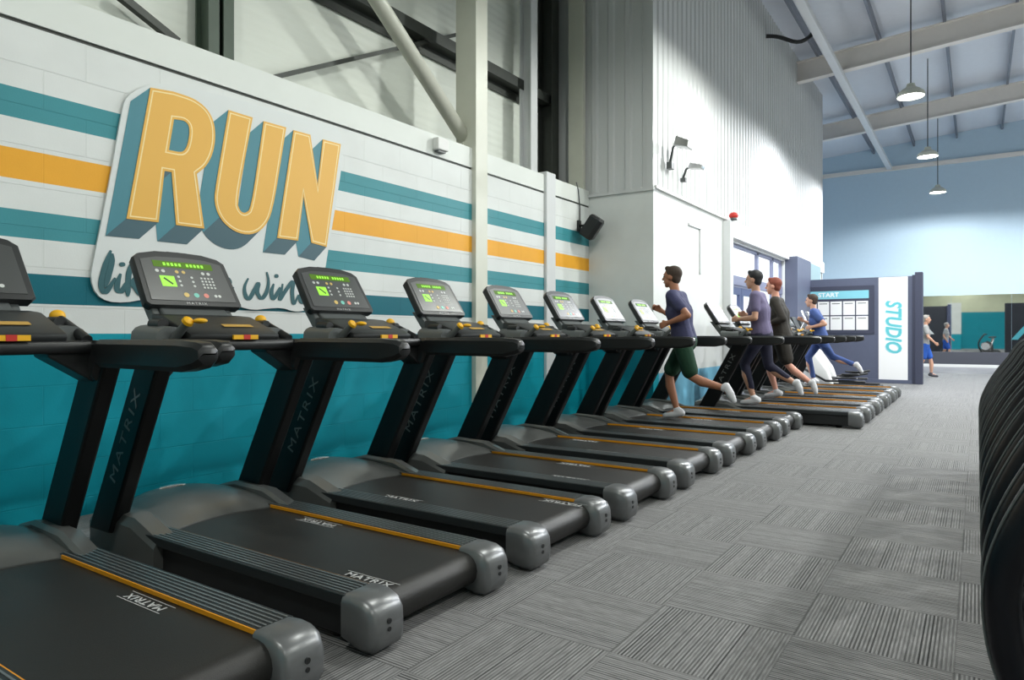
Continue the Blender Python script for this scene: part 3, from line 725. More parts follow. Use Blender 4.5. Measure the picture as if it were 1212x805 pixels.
    # dash with tray
    bm = new(); prism(bm, [(-1.80, 1.165), (-1.43, 1.165), (-1.42, 1.20), (-1.56, 1.255), (-1.68, 1.30), (-1.80, 1.31)], 'y', -.27, .27, .014); dash = obj('dash', bm, 'console', t, smooth=True)
    bm = new(); box(bm, -1.425, -1.412, -.03, .12, 1.172, 1.196); obj('warning_label', bm, 'yellow', dash)
    bm = new(); box(bm, -1.426, -1.41, .03, .07, 1.171, 1.197); obj('stop_key', bm, 'red', dash)
    bm = new(); prism(bm, [(-1.545, 1.253), (-1.51, 1.24), (-1.51, 1.2415), (-1.545, 1.2545)], 'y', -.02, .16); obj('printed_strip', bm, mat('amber_print', srgb(190, 150, 70), .5), dash)
    for s in (-1, 1):
        bm = new(); secs = []
        for k in range(9):
            a = PI*k/8; z = 1.165+.085*math.sin(a)**.6
            secs.append([(-1.78+.02, s*.31+s*.085*(-math.cos(a)), z), (-1.52, s*.31+s*.085*(-math.cos(a)), z-.012), (-1.52, s*.31+s*.085*(-math.cos(a)), 1.16), (-1.76, s*.31+s*.085*(-math.cos(a)), 1.16)])
        loft(bm, secs); ch = obj('cup_holder', bm, 'grey_pl', t, smooth=True, angle=50)
        bm = new(); tube(bm, [(-1.70, s*.31, 1.252), (-1.60, s*.31, 1.25)], .03, 12); obj('holder_pad', bm, 'black', ch, smooth=True)
    # neck
    bm = new(); prism(bm, [(-1.78, 1.22), (-1.70, 1.24), (-1.88, 1.375), (-1.95, 1.375)], 'y', -.20, .20, .012); prism(bm, [(-1.80, 1.17), (-1.70, 1.17), (-1.885, 1.38), (-1.96, 1.38)], 'y', -.24, -.20, .008); prism(bm, [(-1.80, 1.17), (-1.70, 1.17), (-1.885, 1.38), (-1.96, 1.38)], 'y', .20, .24, .008)
    obj('console_neck', bm, 'grey_pl', t)
    # console; local frame: X=y axis, Y=up the face, Z=out of the face
    ang = math.atan2(.20, .31); O = Vector((-1.815, .012, 1.358)); ua = Vector((0, 1, 0)); va = Vector((-math.sin(ang), 0, math.cos(ang)))
    mt = basis(O, ua, va)
    H = .365; Wd = .292
    def cbody(hw, h, z0, z1, tp=.0):
        out = [(-hw+.02, 0), (hw-.02, 0), (hw, .02), (hw-.012, h-.04), (hw-.05, h-.008), (hw*.5, h+.016), (0, h+.022), (-hw*.5, h+.016), (-hw+.05, h-.008), (-hw+.012, h-.04), (-hw, .02)]
        return out
    bm = new(); sec = cbody(Wd, H, 0, 0); secs = []
    for z, k in ((-.075, .86), (-.055, .98), (-.012, 1.0), (0, .975)):
        secs.append([mt @ Vector((x*k, H/2+(y-H/2)*k, z)) for x, y in sec])
    loft(bm, secs); con = obj('console', bm, 'console', t, smooth=True, angle=40)
    bm = new(); sec = [(-Wd+.035, .035), (Wd-.035, .035), (Wd-.048, H-.055), (Wd*.5, H-.03), (0, H-.024), (-Wd*.5, H-.03), (-Wd+.048, H-.055)]
    loft(bm, [[mt @ Vector((x, y, 0)) for x, y in sec], [mt @ Vector((x, y, .003)) for x, y in sec]], smooth=False); obj('control_panel', bm, 'screen', con)
    def pads(lst, name, m_, z=.0045):
        bm = new()
        for (x, y, a, b) in lst:
            if b is None:
                n = 14; s1 = [mt @ Vector((x+a*math.cos(2*PI*k/n), y+a*math.sin(2*PI*k/n), .002)) for k in range(n)]; s2 = [p+(mt.to_3x3() @ Vector((0, 0, z-.002))) for p in s1]
            else:
                s1 = [mt @ Vector(v) for v in ((x-a, y-b, .002), (x+a, y-b, .002), (x+a, y+b, .002), (x-a, y+b, .002))]; s2 = [p+(mt.to_3x3() @ Vector((0, 0, z-.002))) for p in s1]
            loft(bm, [s1, s2], smooth=False)
        return obj(name, bm, m_, con)
    pads([(0.0, .285, .18, .022)], 'message_window', 'leddark')
    pads([(-.115+i*.023, .285, .007, .010) for i in range(11) if i not in (5,)], 'message_digits', 'led', .0055)
    pads([(-.125, .165, .042, .036)], 'program_display', 'led', .005)
    bm = new(); s1 = [mt @ Vector(v) for v in ((-.15, .182, .0052), (-.143, .190, .0052), (-.1, .148, .0052), (-.107, .140, .0052))]; s2 = [p+mt.to_3x3() @ Vector((0, 0, .001)) for p in s1]; loft(bm, [s1, s2], smooth=False); obj('profile_line', bm, 'black', con)
    for m_, lst in (('btn', [(-.17, .235, .011), (-.135, .235, .011), (.105, .235, .011), (.14, .235, .011), (-.055, .2, .008), (-.055, .17, .008), (-.055, .14, .008), (.025, .2, .008), (.025, .17, .008), (.025, .14, .008), (.135, .075, .010), (.16, .075, .010)]),
                    ('btny', [(-.055, .235, .011), (-.015, .235, .011), (-.045, .075, .016)]), ('btnt', [(.015, .075, .016)]), ('btnr', [(.075, .075, .016)])):
        for (x, y, a_) in lst: pads([(x, y, a_, None)], 'button', m_)
    pads([(.085+.022*i, .2-.022*j, .006, .006) for i in range(4) for j in range(4)], 'keypad', 'btn')
    me = text_mesh('MATRIX', .022, .0005, mt @ Matrix.Translation((0, .018, .0015)), 1.3, spacing=1.3); mesh_obj('brand_mark', me, 'logo', con)
    bm = new(); s1 = [mt @ Vector((x, y, z)) for x, y, z in ((-.07, H-.004, -.05), (.07, H-.004, -.05), (.06, H+.03, -.05), (-.06, H+.03, -.05))]; s2 = [mt @ Vector((x, y, z)) for x, y, z in ((-.07, H-.004, -.012), (.07, H-.004, -.012), (.06, H+.026, -.012), (-.06, H+.026, -.012))]; loft(bm, [s1, s2], smooth=False); obj('fan_vent', bm, 'black', con)
    # forward hand grips
    for (p, q) in (((-1.52, -.30, 1.17), (-1.42, -.285, 1.262)), ((-1.46, .36, 1.172), (-1.69, .335, 1.28))):
        p, q = Vector(p), Vector(q); bm = new(); tube(bm, [p, p.lerp(q, .85), q], [.026, .02, .018], 12); gp = obj('hand_grip', bm, 'black' if q.y > 0 else 'grey_pl', t, smooth=True, angle=50)
        bm = new(); d = (q-p).normalized(); tube(bm, [q-d*.005, q+d*.012, q+d*.02], [.03, .027, .012], 12)
        if q.y > 0: ball(bm, q+Vector((0, 0, .004)), .034, (1, 1, .9), 12)
        if q.y < 0: ball(bm, q+Vector((.03, .05, .005)), .024, (1.3, 1.5, .6), 10)
        obj('grip_tip', bm, 'yellow', gp, smooth=True)
    return t
tm0 = make_treadmill()
GRP = 'row of treadmills facing the mural wall'
TL = ['black treadmill nearest the viewer, cut off by the left and bottom frame edges',
 'second treadmill from the viewer, lit green console in front of the sign script',
 'third treadmill from the viewer, green lit console at the right edge of the RUN sign',
 'fourth treadmill from the viewer, console against the stripes just left of the white steel column',
 'fifth treadmill from the viewer, console overlapping the white steel column',
 'sixth treadmill from the viewer, console just right of the white steel column',
 'seventh treadmill from the viewer, carrying the runner in dark green shorts',
 'eighth treadmill from the viewer, last before the white return wall, empty',
 'ninth treadmill, first set further out past the corner, carrying the purple shirted runner',
 'tenth treadmill from the viewer, carrying the runner in the dark brown top',
 'eleventh treadmill from the viewer, empty, directly behind the brown topped runner',
 'twelfth treadmill from the viewer, empty, second from the far end of the row',
 'thirteenth treadmill, last at the far end, carrying the blue shirted runner']
tms = []
rl = random.Random(3)
for i in range(13):
    t = tm0 if i == 0 else dup(tm0)
    x = -1.87 if i < 8 else -1.23
    y = 1.14+1.1*i if i < 8 else 10.03+1.1*(i-8)
    t.location = (x, y, 0); t['label'] = TL[i]; t['group'] = GRP; tms.append((x, y, t))
# belts stop at different places: shift the printed logos
offs = {0: (-1.35, .1), 1: (0, -.25), 2: (-.85, .62), 3: (-.3, .1), 4: (-.6, -.4), 5: (-.2, -.2)}
for i, (x, y, t) in enumerate(tms):
    if i == 0: continue
    for ch in t.children:
        if ch.name.startswith('belt'):
            lg = [g for g in ch.children if g.name.startswith('logo')]
            a, b = offs.get(i, (rl.uniform(-1.2, 0), rl.uniform(-.5, .5)))
            for g_, d in zip(sorted(lg, key=lambda q: q.data.vertices[0].co.y), (a, b)): g_.location.x = d
for ch in tm0.children:
    if ch.name.startswith('belt'):
        for g_, d in zip(sorted(ch.children, key=lambda q: q.data.vertices[0].co.y), (-1.0, .08)): g_.location.x = d

# ================================================================== STUDIO PARTITION
PY = 19.1
t = thing('studio_partition', 'slate blue studio partition with a white STUDIO banner and a notice board', 'partition', (0, PY, 0))
bm = new(); box(bm, -3.575, -1.28, 0, .12, 0, 2.6, mi=0); box(bm, -3.575, -1.28, .12, .16, 0, 2.6, mi=1); obj('wall_panel', bm, ['slate', 'blackpanel'], t)
xa, _ = on_y(1040, 400, PY); xb, _ = on_y(1074.5, 400, PY)
bm = new(); box(bm, xa, xb, -.02, 0.0, .02, 2.59); bn = obj('banner', bm, 'poster', t)
cx, cz = on_y(1057, 387, PY)
zt = on_y(1057, 356, PY)[1]; zb = on_y(1057, 418, PY)[1]
for dx, dz, nm, yy in ((-.02, -.012, 'tealtext2', -.0205), (0, 0, 'tealtext', -.0225)):
    m = basis((cx+dx, yy, cz+dz), (0, 0, -1), (1, 0, 0))
    me = text_mesh('STUDIO', .46, .001, m, 1, shear=.2, offset=.012, spacing=1.0)
    zz = [v.co.z for v in me.vertices]; xx = [v.co.x for v in me.vertices]; k = (zt-zb)/(max(zz)-min(zz)); mc = (max(zz)+min(zz))/2
    for v in me.vertices: v.co.z = cz+dz+(v.co.z-mc)*k
    mesh_obj('banner_lettering', me, nm, bn)
bm = new(); box(bm, -1.30, -1.24, -.04, .16, 0, 2.62, mi=1); box(bm, -1.24, -1.08, -.09, .22, 0, 2.68, .006, mi=1); obj('end_post', bm, ['slate', 'slate_d'], t)
bm = new(); box(bm, -3.575, -1.30, -.05, 0, 0, .09, .004); obj('plinth', bm, 'slate', t)
# stripes on the back (seen in the mirror)
for x0, nm in ((-1.95, 'trim'), (-2.3, 'tealtext')):
    bm = new(); prism(bm, [(x0, 1.2), (x0+.14, 1.2), (x0-.5, 2.0), (x0-.64, 2.0)][::-1], 'y', .16, .165); obj('back_stripe', bm, nm, t)
# notice board
nbt = thing('notice_board', 'framed notice board with pale blue header and ten white sheets', 'notice board', (0, PY, 0))
x0, z1 = on_y(951, 340, PY); x1, z0 = on_y(1036, 395, PY); x0c = x0
zt_ = on_y(1034, 337.5, PY)[1]; zb_ = on_y(1034, 395, PY)[1]
xl = on_y(949, 0, PY)[0]; xr = on_y(1035, 0, PY)[0]
bm = new(); box(bm, xl, xr, -.03, -.001, zb_, zt_, .004)
obj('frame', bm, 'slate_d', nbt)
gl, gr = on_y(953, 0, PY)[0], on_y(1028.5, 0, PY)[0]; zt2 = zt_-.12; zh = zt2-.2; zbt = zb_+.08
bm = new(); box(bm, gl, gr, -.034, -.03, zh, zt2); hd = obj('header', bm, 'hdr', nbt)
me = text_mesh('START', .15, .001, basis(((gl*.62+gr*.38), -.0345, (zh+zt2)/2), (1, 0, 0), (0, 0, 1)), 1.1, offset=.003); mesh_obj('header_lettering', me, 'poster', hd)
for r in range(2):
    for c in range(5):
        wd = (gr-gl)/5; hh = (zh-.05-zbt)/2; bm = new(); a = gl+c*wd; zz = zbt+(1-r)*hh
        box(bm, a+.015, a+wd-.015, -.034, -.03, zz+.015, zz+hh-.015); pt = obj('poster_sheet', bm, 'poster', nbt)
        bm = new(); box(bm, a+.05, a+wd-.06, -.0355, -.034, zz+hh-.08, zz+hh-.06); obj('heading_line', bm, 'grey_pl', pt)
# white and teal pillar and second black panel, both seen in the mirror
bm = new(); box(bm, -1.95, -1.05, -4.2, -4.0, 0, 3.64); struct('wall_stub', bm, 'dado_x')
t = thing('mobile_screen', 'black screen panel with a teal slanting stripe, seen in the far mirror', 'screen', (0, 21.6, 0))
bm = new(); box(bm, 1.02, 4.0, 0, .08, 0, 2.6, .004); obj('panel', bm, 'blackpanel', t)
bm = new(); prism(bm, [(1.25, .95), (1.5, .95), (2.3, 2.0), (2.05, 2.0)], 'y', .08, .085); obj('stripe', bm, 'tealtext', t)
# mirror
t = thing('wall_mirror', 'long frameless mirror above the dark plinth on the far wall', 'mirror', (0, FY, 0))
x0 = -2.6
for i in range(5):
    bm = new(); box(bm, x0+i*1.8, x0+(i+1)*1.8-.006, -.012, -.001, .55, 2.62); obj('mirror_panel', bm, 'mirror', t)

# ================================================================== SPIN BIKES (right, curved frames)
def make_bike():
    """origin on floor; curved front spine bulges to -x"""
    t = thing('exercise_bike', 'x', 'exercise bike')
    # spine: centre line in x,z ; wide in y
    cl = [(.50, 1.17), (.40, 1.165), (.335, 1.13), (.29, 1.08), (.235, .98), (.165, .87), (.11, .76), (.07, .65), (.052, .54), (.06, .42), (.09, .31), (.145, .19), (.22, .10), (.32, .05)]
    P = []
    for i in range(len(cl)-1):
        p0 = cl[max(0, i-1)]; p1 = cl[i]; p2 = cl[i+1]; p3 = cl[min(len(cl)-1, i+2)]
        for k in range(4):
            s = k/4; P.append(tuple(.5*((2*p1[j])+(-p0[j]+p2[j])*s+(2*p0[j]-5*p1[j]+4*p2[j]-p3[j])*s*s+(-p0[j]+3*p1[j]-3*p2[j]+p3[j])*s**3) for j in (0, 1)))
    P.append(cl[-1])
    def sweep(bm, y0, hw, th, wscale=1.0, mi=0):
        secs = []; n = len(P)
        for i in range(n):
            a = Vector(P[max(0, i-1)]); b = Vector(P[min(n-1, i+1)]); e = (b-a).normalized(); nn = Vector((e.y, -e.x)); c = Vector(P[i])
            f = i/(n-1); h = hw*(.35+.65*min(1, f*2.2)); tt = th*(.45+.55*min(1, f*1.8)); r = []
            for k in range(12):
                an = 2*PI*k/12; cy = math.copysign(abs(math.cos(an))**.7, math.cos(an)); cn = math.copysign(abs(math.sin(an))**.7, math.sin(an))
                q = c+nn*(cn*tt); r.append((q.x, y0+cy*h, q.y))
            secs.append(r)
        loft(bm, secs, mi=mi)
    for y_ in (-.11, .11):
        bm = new(); sweep(bm, y_, .07, .042); sp_ = obj('curved_spine', bm, 'gloss_black', t, smooth=True, angle=60)
        bm = new(); tp_ = []; n_ = len(P)
        for i in range(n_):
            a_ = Vector(P[max(0, i-1)]); b_ = Vector(P[min(n_-1, i+1)]); e_ = (b_-a_).normalized(); nn_ = Vector((e_.y, -e_.x)); f_ = i/(n_-1); q_ = Vector(P[i])-nn_*(.042*(.45+.55*min(1, f_*1.8)))
            q2 = Vector(P[i])+nn_*(.042*(.45+.55*min(1, f_*1.8))); q_ = q_ if q_.x < q2.x else q2; tp_.append((q_.x, y_-.035*(.35+.65*min(1, f_*2.2)), q_.y))
        tube(bm, tp_, .0035, 6); obj('painted_highlight', bm, 'grey_pl', sp_, smooth=True)  # spine's gloss highlight put in as a thin grey tube, not a real trim
    bm = new(); box(bm, .14, .24, -.25, .25, 0, .07, .02); box(bm, 1.15, 1.25, -.25, .25, 0, .07, .02); box(bm, .2, 1.2, -.04, .04, .05, .12, .015); obj('base', bm, 'black', t)
    bm = new(); disc(bm, (.42, -.02, .42), .23, .04, 32, axis='y'); fw = obj('flywheel', bm, 'silver', t, smooth=True)
    bm = new(); prism(bm, [(.35, .1), (.85, .1), (.8, .6), (.55, .75), (.4, .6)], 'y', -.05, -.03, .004); obj('chain_guard', bm, 'black', t)
    bm = new(); tube(bm, [(.62, 0, .15), (.85, 0, .95)], .03, 12); obj('seat_post', bm, 'silver', t)
    bm = new(); secs = []
    for x, w_, z in ((.62, .02, .98), (.68, .035, .99), (.8, .06, 1.0), (.9, .11, 1.01), (.98, .1, 1.01)):
        secs.append([(x, w_*math.cos(a), z+.03*math.sin(a)) for a in [2*PI*k/12 for k in range(12)]])
    loft(bm, secs); obj('saddle', bm, 'black', t, smooth=True)
    bm = new(); tube(bm, [(.5, -.22, 1.2), (.35, -.24, 1.22), (.36, -.1, 1.2), (.5, 0, 1.17), (.36, .1, 1.2), (.35, .24, 1.22), (.5, .22, 1.2)], .016, 10); obj('handlebar', bm, 'black', t, smooth=True)
    for s in (-1, 1):
        bm = new(); tube(bm, [(.55, s*.07, .42), (.55+.12*s, s*.09, .42-.1*s)], .014, 8); box(bm, .5+.12*s, .6+.12*s, *sorted((s*.1, s*.19)), .3-.0-.1*s+.0, .33-.1*s+.0); obj('crank', bm, 'silver', t)
    return t
bk0 = make_bike(); BKN = 9; orient = ['nearest', 'second nearest', 'third nearest', 'fourth nearest', 'middle-far fifth', 'sixth', 'seventh', 'eighth, next to last', 'ninth and farthest']
for i in range(BKN):
    t = bk0 if i == 0 else dup(bk0)
    t.location = (.0, 2.28+.62*i, 0); t['group'] = 'row of black exercise bikes at the right edge'
    t['label'] = 'black curved-frame exercise bike at the right edge, %s from the viewer' % orient[i]

# cross trainers beyond the last treadmill
def make_cross(lab, y, x):
    t = thing('cross_trainer', lab, 'cross trainer', (x, y, 0), group='cross trainers beyond the treadmills')
    bm = new(); prism(bm, [(-.1, .02), (.75, .02), (.62, .45), (.35, .85), (.05, .9), (-.1, .5)], 'y', -.13, .13, .05, seg=3); obj('shroud', bm, 'trim', t, smooth=True)
    bm = new(); box(bm, -.2, -.1, -.3, .3, 0, .07, .01); box(bm, 1.5, 1.6, -.3, .3, 0, .07, .01); box(bm, .5, 1.55, -.2, -.14, .04, .1); box(bm, .5, 1.55, .14, .2, .04, .1); obj('base', bm, 'black', t)
    for s in (-1, 1):
        bm = new(); tube(bm, [(.1, s*.2, .5), (.2, s*.25, .9), (.1, s*.27, 1.25), (.22, s*.27, 1.5), (.14, s*.24, 1.7)], .022, 10); obj('moving_arm', bm, 'silver', t, smooth=True)
        bm = new(); tube(bm, [(.1, s*.2, .5), (.6, s*.2, .22), (1.35, s*.2, .3+.08*s)], .025, 8); box(bm, .85, 1.2, *sorted((s*.12, s*.27)), .3+.03*s, .33+.03*s, .01); obj('pedal_arm', bm, 'black', t)
    bm = new(); tube(bm, [(.05, 0, .85), (-.02, 0, 1.35)], .04, 10); obj('mast', bm, 'black', t, smooth=True)
    bm = new(); prism(bm, [(-.02, 1.3), (.04, 1.32), (-.08, 1.58), (-.13, 1.56)], 'y', -.2, .2, .012); obj('console', bm, 'console', t)
    return t
make_cross('white and black cross trainer just beyond the last treadmill', 15.9, -3.25)
make_cross('white cross trainer farther back against the slate partition', 17.1, -3.35)

# ================================================================== PEOPLE
def cap(bm, a, b, ra, rb):
    a, b = Vector(a), Vector(b); L = (b-a).length; n = max(2, int(L/.03)+1)
    tube(bm, [a.lerp(b, i/n) for i in range(n+1)], [ra+(rb-ra)*i/n for i in range(n+1)], 14)
    for c, r in ((a, ra), (b, rb)): ball(bm, c, r, n=14)
def remesh(bm, name, m_, parent, voxel=.012, it=4):
    me = D.meshes.new(name); bmesh.ops.recalc_face_normals(bm, faces=bm.faces[:]); bm.to_mesh(me); bm.free()
    o = D.objects.new(name, me); COL.objects.link(o)
    md = o.modifiers.new('r', 'REMESH'); md.mode = 'VOXEL'; md.voxel_size = voxel; md.use_smooth_shade = True
    if it:
        s = o.modifiers.new('s', 'SMOOTH'); s.factor = .5; s.iterations = it
    dg = bpy.context.evaluated_depsgraph_get(); me2 = D.meshes.new_from_object(o.evaluated_get(dg)); D.objects.remove(o); D.meshes.remove(me)
    me2.materials.clear(); me2.materials.append(M[m_])
    for p in me2.polygons: p.use_smooth = True; p.material_index = 0
    oo = D.objects.new(name, me2); COL.objects.link(oo); oo.parent = parent
    return oo
def hand(bm, wrist, d, side, curl=1.1):
    """d: forearm direction; fingers curl inward"""
    d = Vector(d).normalized(); inn = Vector((0, -side, 0)); inn = (inn-d*inn.dot(d)).normalized(); w_ = d.cross(inn)   # w_: across the palm
    wrist = Vector(wrist); palm = wrist+d*.05
    for k in (-.026, -.009, .009, .026): cap(bm, wrist+w_*k*.7, wrist+d*.085+w_*k, .013, .011)
    for k, L in ((-.028, .62), (-.0095, .9), (.0095, 1.0), (.028, .85)):
        p = wrist+d*.088+w_*k; q = p+(d*math.cos(.5*curl)+inn*math.sin(.5*curl))*.036*L; r = q+(d*math.cos(1.4*curl)+inn*math.sin(1.4*curl))*.026*L; s = r+(d*math.cos(2.1*curl)+inn*math.sin(2.1*curl))*.02*L
        cap(bm, p, q, .0095, .009); cap(bm, q, r, .009, .0085); cap(bm, r, s, .0085, .0075)
    sgn = 1 if w_.z > 0 else -1
    b = wrist+d*.03+w_*.026*sgn; c = b+(d*.7+w_*.6*sgn+inn*.4).normalized()*.035; e = c+(d*.9+inn*.5).normalized()*.03
    cap(bm, b, c, .012, .010); cap(bm, c, e, .010, .008)
def make_person(lab, loc, rz, P, H=1.78, skin='skin', hair='hair_b', shirt='navy_cloth', shorts='green_cloth', shoe='shoe', sleeve=.55, leg=.85, cap_len=0, sock=None, wide=1.0, longhair=False):
    k = H/1.78; t = thing('person', lab, 'person', loc, rz); t.scale = (k, k, k)
    V = lambda n: Vector(P[n])
    bm = new()
    pel, che, nek, hed = V('pelvis'), V('chest'), V('neck'), V('head')
    shl = [V('shL'), V('shR')]; hip = [pel+Vector((0, .09, -.03)), pel+Vector((0, -.09, -.03))]
    waist = pel.lerp(che, .48)
    def torso(bm, g=0.0, lo=0.0):
        for y in (-.055, .055):
            cap(bm, pel+Vector((0, y, 0)), waist+Vector((0, y*.9, 0)), .115*wide+g, .098*wide+g)
            cap(bm, waist+Vector((0, y*.9, 0)), che+Vector((.0, y*1.5, 0)), .098*wide+g, .118*wide+g)
        for s in shl:
            cap(bm, che.lerp(s, .35), s.lerp(nek, .12), .105+g, .062+g); cap(bm, s, nek+Vector((0, 0, -.03)), .056+g, .05+g)
        cap(bm, che, nek+Vector((0, 0, -.06)), .12+g, .07+g)
    torso(bm)
    cap(bm, nek+Vector((0, 0, -.05)), hed+Vector((-.02, 0, -.06)), .056, .054)
    # head
    ball(bm, hed+Vector((-.012, 0, .022)), .1, (1.0, .79, .98), 20); ball(bm, hed+Vector((.02, 0, -.04)), .075, (.95, .8, 1.05), 18); cap(bm, hed+Vector((.058, 0, -.095)), hed+Vector((.052, 0, -.085)), .026, .03)
    cap(bm, hed+Vector((.085, 0, .012)), hed+Vector((.107, 0, -.025)), .010, .015); ball(bm, hed+Vector((.078, 0, .03)), .03, (.6, 1.6, .5), 12)
    ball(bm, hed+Vector((.082, 0, -.062)), .016, (.8, 1.6, .8), 12)
    for s in (1, -1): ball(bm, hed+Vector((-.008, s*.078, -.01)), .028, (.75, .35, 1.1), 12)
    for i, sd in enumerate((1, -1)):
        sh, el, wr = shl[i], V('el'+'LR'[i]), V('wr'+'LR'[i])
        cap(bm, sh, sh.lerp(el, .5), .052, .046); cap(bm, sh.lerp(el, .5), el, .046, .037); cap(bm, el, el.lerp(wr, .35), .038, .04); cap(bm, el.lerp(wr, .35), wr, .04, .024)
        hand(bm, wr, wr-el, sd)
        hp, kn, an, to = hip[i], V('kn'+'LR'[i]), V('an'+'LR'[i]), V('to'+'LR'[i])
        cap(bm, hp, hp.lerp(kn, .45), .088*wide, .075*wide); cap(bm, hp.lerp(kn, .45), kn, .075*wide, .05); 
        back = (kn-an).cross(Vector((0, 1, 0))).normalized()*-.018
        cap(bm, kn, kn.lerp(an, .33)-back*-1, .048, .056); cap(bm, kn.lerp(an, .33)-back*-1, an, .056, .032); cap(bm, an, to, .034, .026)
    body = remesh(bm, 'body', skin, t, .0085, 3)
    # shirt
    bm = new(); torso(bm, .014)
    for i in (0, 1):
        sh, el, wr = shl[i], V('el'+'LR'[i]), V('wr'+'LR'[i])
        if sleeve <= 1: cap(bm, sh, sh.lerp(el, sleeve), .068, .062)
        else: cap(bm, sh, el, .066, .052); cap(bm, el, el.lerp(wr, sleeve-1), .052, .036)
    cap(bm, pel+Vector((0, .05, -.02)), pel+Vector((0, -.05, -.02)), .128*wide, .128*wide)
    remesh(bm, 'shirt', shirt, t, .013, 6)
    bm = new(); cap(bm, pel+Vector((0, .05, -.03)), pel+Vector((0, -.05, -.03)), .134*wide, .134*wide)
    for i in (0, 1):
        hp, kn, an = hip[i], V('kn'+'LR'[i]), V('an'+'LR'[i])
        if leg <= 1: cap(bm, hp, hp.lerp(kn, leg), .108*wide, .094*wide)
        else: cap(bm, hp, kn, .1*wide, .064); cap(bm, kn, kn.lerp(an, leg-1), .066, .046)
    remesh(bm, 'shorts' if leg < 1 else 'leggings', shorts, t, .013, 6)
    for i in (0, 1):
        an, to = V('an'+'LR'[i]), V('to'+'LR'[i]); kn = V('kn'+'LR'[i]); d = (to-an).normalized(); side = Vector((0, 1, 0)); dn = (an-kn).normalized(); heel = an+dn*.045-d*.045
        # foot axis
        tip = to+dn*.0; fd = (tip-heel).normalized(); bm = new()
        cap(bm, heel, heel.lerp(tip, .55)+Vector((0, 0, 0)), .042, .044); cap(bm, heel.lerp(tip, .5), tip, .044, .03); cap(bm, heel, an-dn*.01, .044, .044)
        sh_ = remesh(bm, 'shoe', shoe, t, .009, 3)
    # hair
    bm = new(); ball(bm, hed+Vector((-.026, 0, .042)), .1, (1.0, .86, .92), 20); ball(bm, hed+Vector((-.05, 0, -.005)), .078, (.75, .98, 1.1), 16)
    cap(bm, hed+Vector((.04, .03, .1)), hed+Vector((.04, -.03, .1)), .03, .03)
    if longhair: cap(bm, hed+Vector((-.1, 0, .0)), hed+Vector((-.15, 0, -.16)), .035, .02)
    remesh(bm, 'hair', hair, t, .009, 2)
    for s in (1, -1):
        bm = new(); ball(bm, hed+Vector((.083, s*.03, .008)), .011, (.7, 1.2, .7), 8); obj('eye', bm, 'eye', t, smooth=True)
    bm = new(); ball(bm, hed+Vector((.094, 0, -.062)), .016, (.4, 1.5, .4), 10); obj('mouth', bm, 'lip', t, smooth=True)
    return t
RUN1 = dict(pelvis=(0, 0, .94), chest=(.06, 0, 1.25), neck=(.10, 0, 1.48), head=(.15, 0, 1.655), shL=(.08, .19, 1.42), shR=(.10, -.19, 1.42),
  elL=(-.14, .27, 1.20), wrL=(.10, .24, 1.12), elR=(.14, -.27, 1.15), wrR=(.34, -.17, 1.27),
  knL=(-.12, .1, .52), anL=(-.50, .11, .40), toL=(-.60, .11, .27), knR=(.22, -.1, .53), anR=(.12, -.1, .10), toR=(.27, -.1, .035))
RUN2 = dict(pelvis=(0, 0, .95), chest=(.04, 0, 1.26), neck=(.07, 0, 1.49), head=(.11, 0, 1.665), shL=(.04, .19, 1.43), shR=(.06, -.19, 1.43),
  elL=(.02, .27, 1.15), wrL=(.25, .19, 1.14), elR=(.0, -.27, 1.15), wrR=(.24, -.18, 1.2),
  knL=(.2, .1, .55), anL=(.08, .1, .10), toL=(.23, .1, .035), knR=(-.06, -.1, .52), anR=(-.4, -.1, .3), toR=(-.47, -.1, .17))
RUN3 = dict(pelvis=(0, 0, .94), chest=(.05, 0, 1.25), neck=(.08, 0, 1.48), head=(.12, 0, 1.655), shL=(.06, .18, 1.42), shR=(.07, -.18, 1.42),
  elL=(-.08, .26, 1.17), wrL=(.15, .22, 1.10), elR=(.12, -.26, 1.15), wrR=(.32, -.16, 1.25),
  knL=(-.1, .1, .52), anL=(-.42, .1, .26), toL=(-.48, .1, .13), knR=(.2, -.1, .54), anR=(.1, -.1, .10), toR=(.25, -.1, .035))
RUN4 = dict(pelvis=(0, 0, .94), chest=(.07, 0, 1.24), neck=(.12, 0, 1.47), head=(.17, 0, 1.64), shL=(.10, .18, 1.41), shR=(.11, -.18, 1.41),
  elL=(-.12, .26, 1.18), wrL=(.12, .23, 1.13), elR=(.14, -.26, 1.14), wrR=(.35, -.16, 1.26),
  knL=(-.22, .1, .57), anL=(-.62, .1, .42), toL=(-.72, .1, .30), knR=(.24, -.1, .55), anR=(.14, -.1, .10), toR=(.29, -.1, .035))
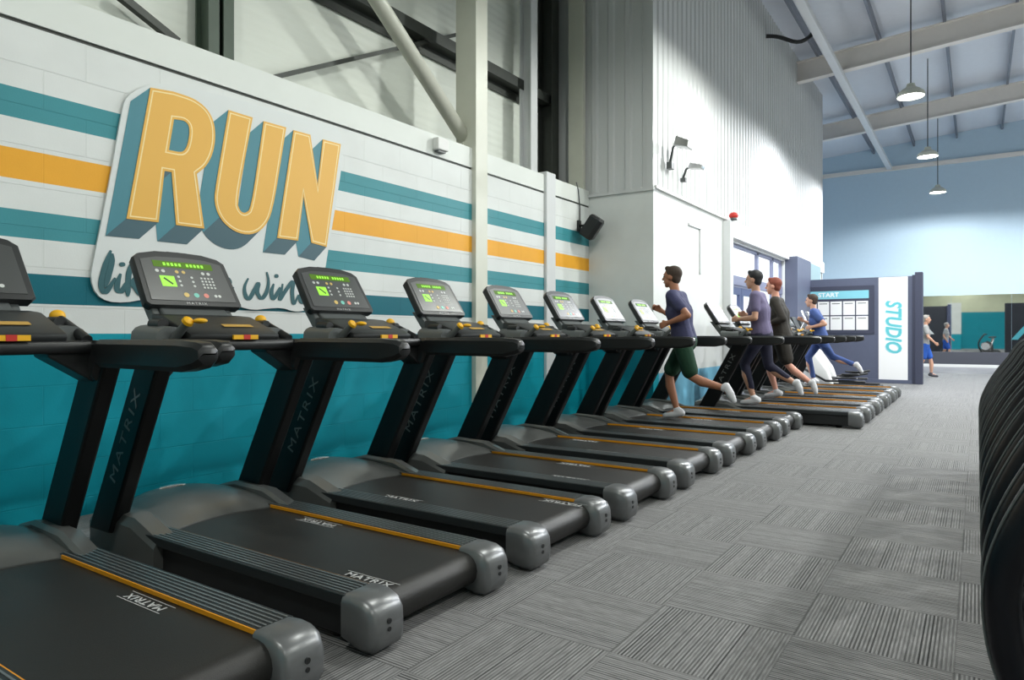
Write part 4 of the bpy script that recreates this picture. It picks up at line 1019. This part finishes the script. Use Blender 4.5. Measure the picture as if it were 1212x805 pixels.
WALK = dict(pelvis=(0, 0, .95), chest=(.02, 0, 1.26), neck=(.03, 0, 1.49), head=(.05, 0, 1.665), shL=(.0, .19, 1.43), shR=(.02, -.19, 1.43),
  elL=(-.08, .25, 1.16), wrL=(.04, .24, .94), elR=(.1, -.25, 1.16), wrR=(.26, -.2, 1.0),
  knL=(.14, .1, .52), anL=(.16, .1, .10), toL=(.31, .1, .035), knR=(-.03, -.1, .51), anR=(-.26, -.1, .14), toR=(-.15, -.1, .045))
SIT = dict(pelvis=(0, 0, 1.1), chest=(.16, 0, 1.36), neck=(.27, 0, 1.56), head=(.33, 0, 1.72), shL=(.22, .18, 1.5), shR=(.22, -.18, 1.5),
  elL=(.3, .24, 1.28), wrL=(.46, .2, 1.26), elR=(.3, -.24, 1.28), wrR=(.46, -.2, 1.26),
  knL=(.38, .11, .98), anL=(.3, .12, .58), toL=(.44, .12, .52), knR=(.3, -.11, .72), anR=(.1, -.12, .33), toR=(.24, -.12, .27))
DZ = .195
make_person('person running in a navy top and dark green shorts on the seventh treadmill', (-2.82, 7.74, DZ), PI, RUN1, 1.80, 'skin2', 'hair_b', 'navy_cloth', 'green_cloth', 'shoe', .6, .85)
make_person('person with black hair running in a purple-grey top on the ninth treadmill', (-2.52, 10.03, DZ), PI, RUN2, 1.90, 'skin', 'hair_k', 'purple_cloth', 'darkblue_cloth', 'shoe', .6, 1.7)
make_person('person with reddish hair running in a dark brown top on the tenth treadmill', (-2.50, 11.13, DZ), PI, RUN3, 1.88, 'skin3', 'hair_r', 'brown_cloth', 'brown_cloth', 'shoe', 1.7, .8, wide=1.1)
make_person('person running in a blue top and blue leggings on the farthest treadmill', (-2.52, 14.43, DZ), PI, RUN4, 1.80, 'skin', 'hair_b', 'blue_cloth', 'blue_cloth', 'shoe', .6, 1.85)
make_person('person walking past the end of the slate partition in grey top and bright blue shorts', (-1.22, 22.3, 0), 0, WALK, 1.72, 'skin', 'hair_g', 'grey_cloth', 'royal_cloth', 'shoe_d', .6, .8)
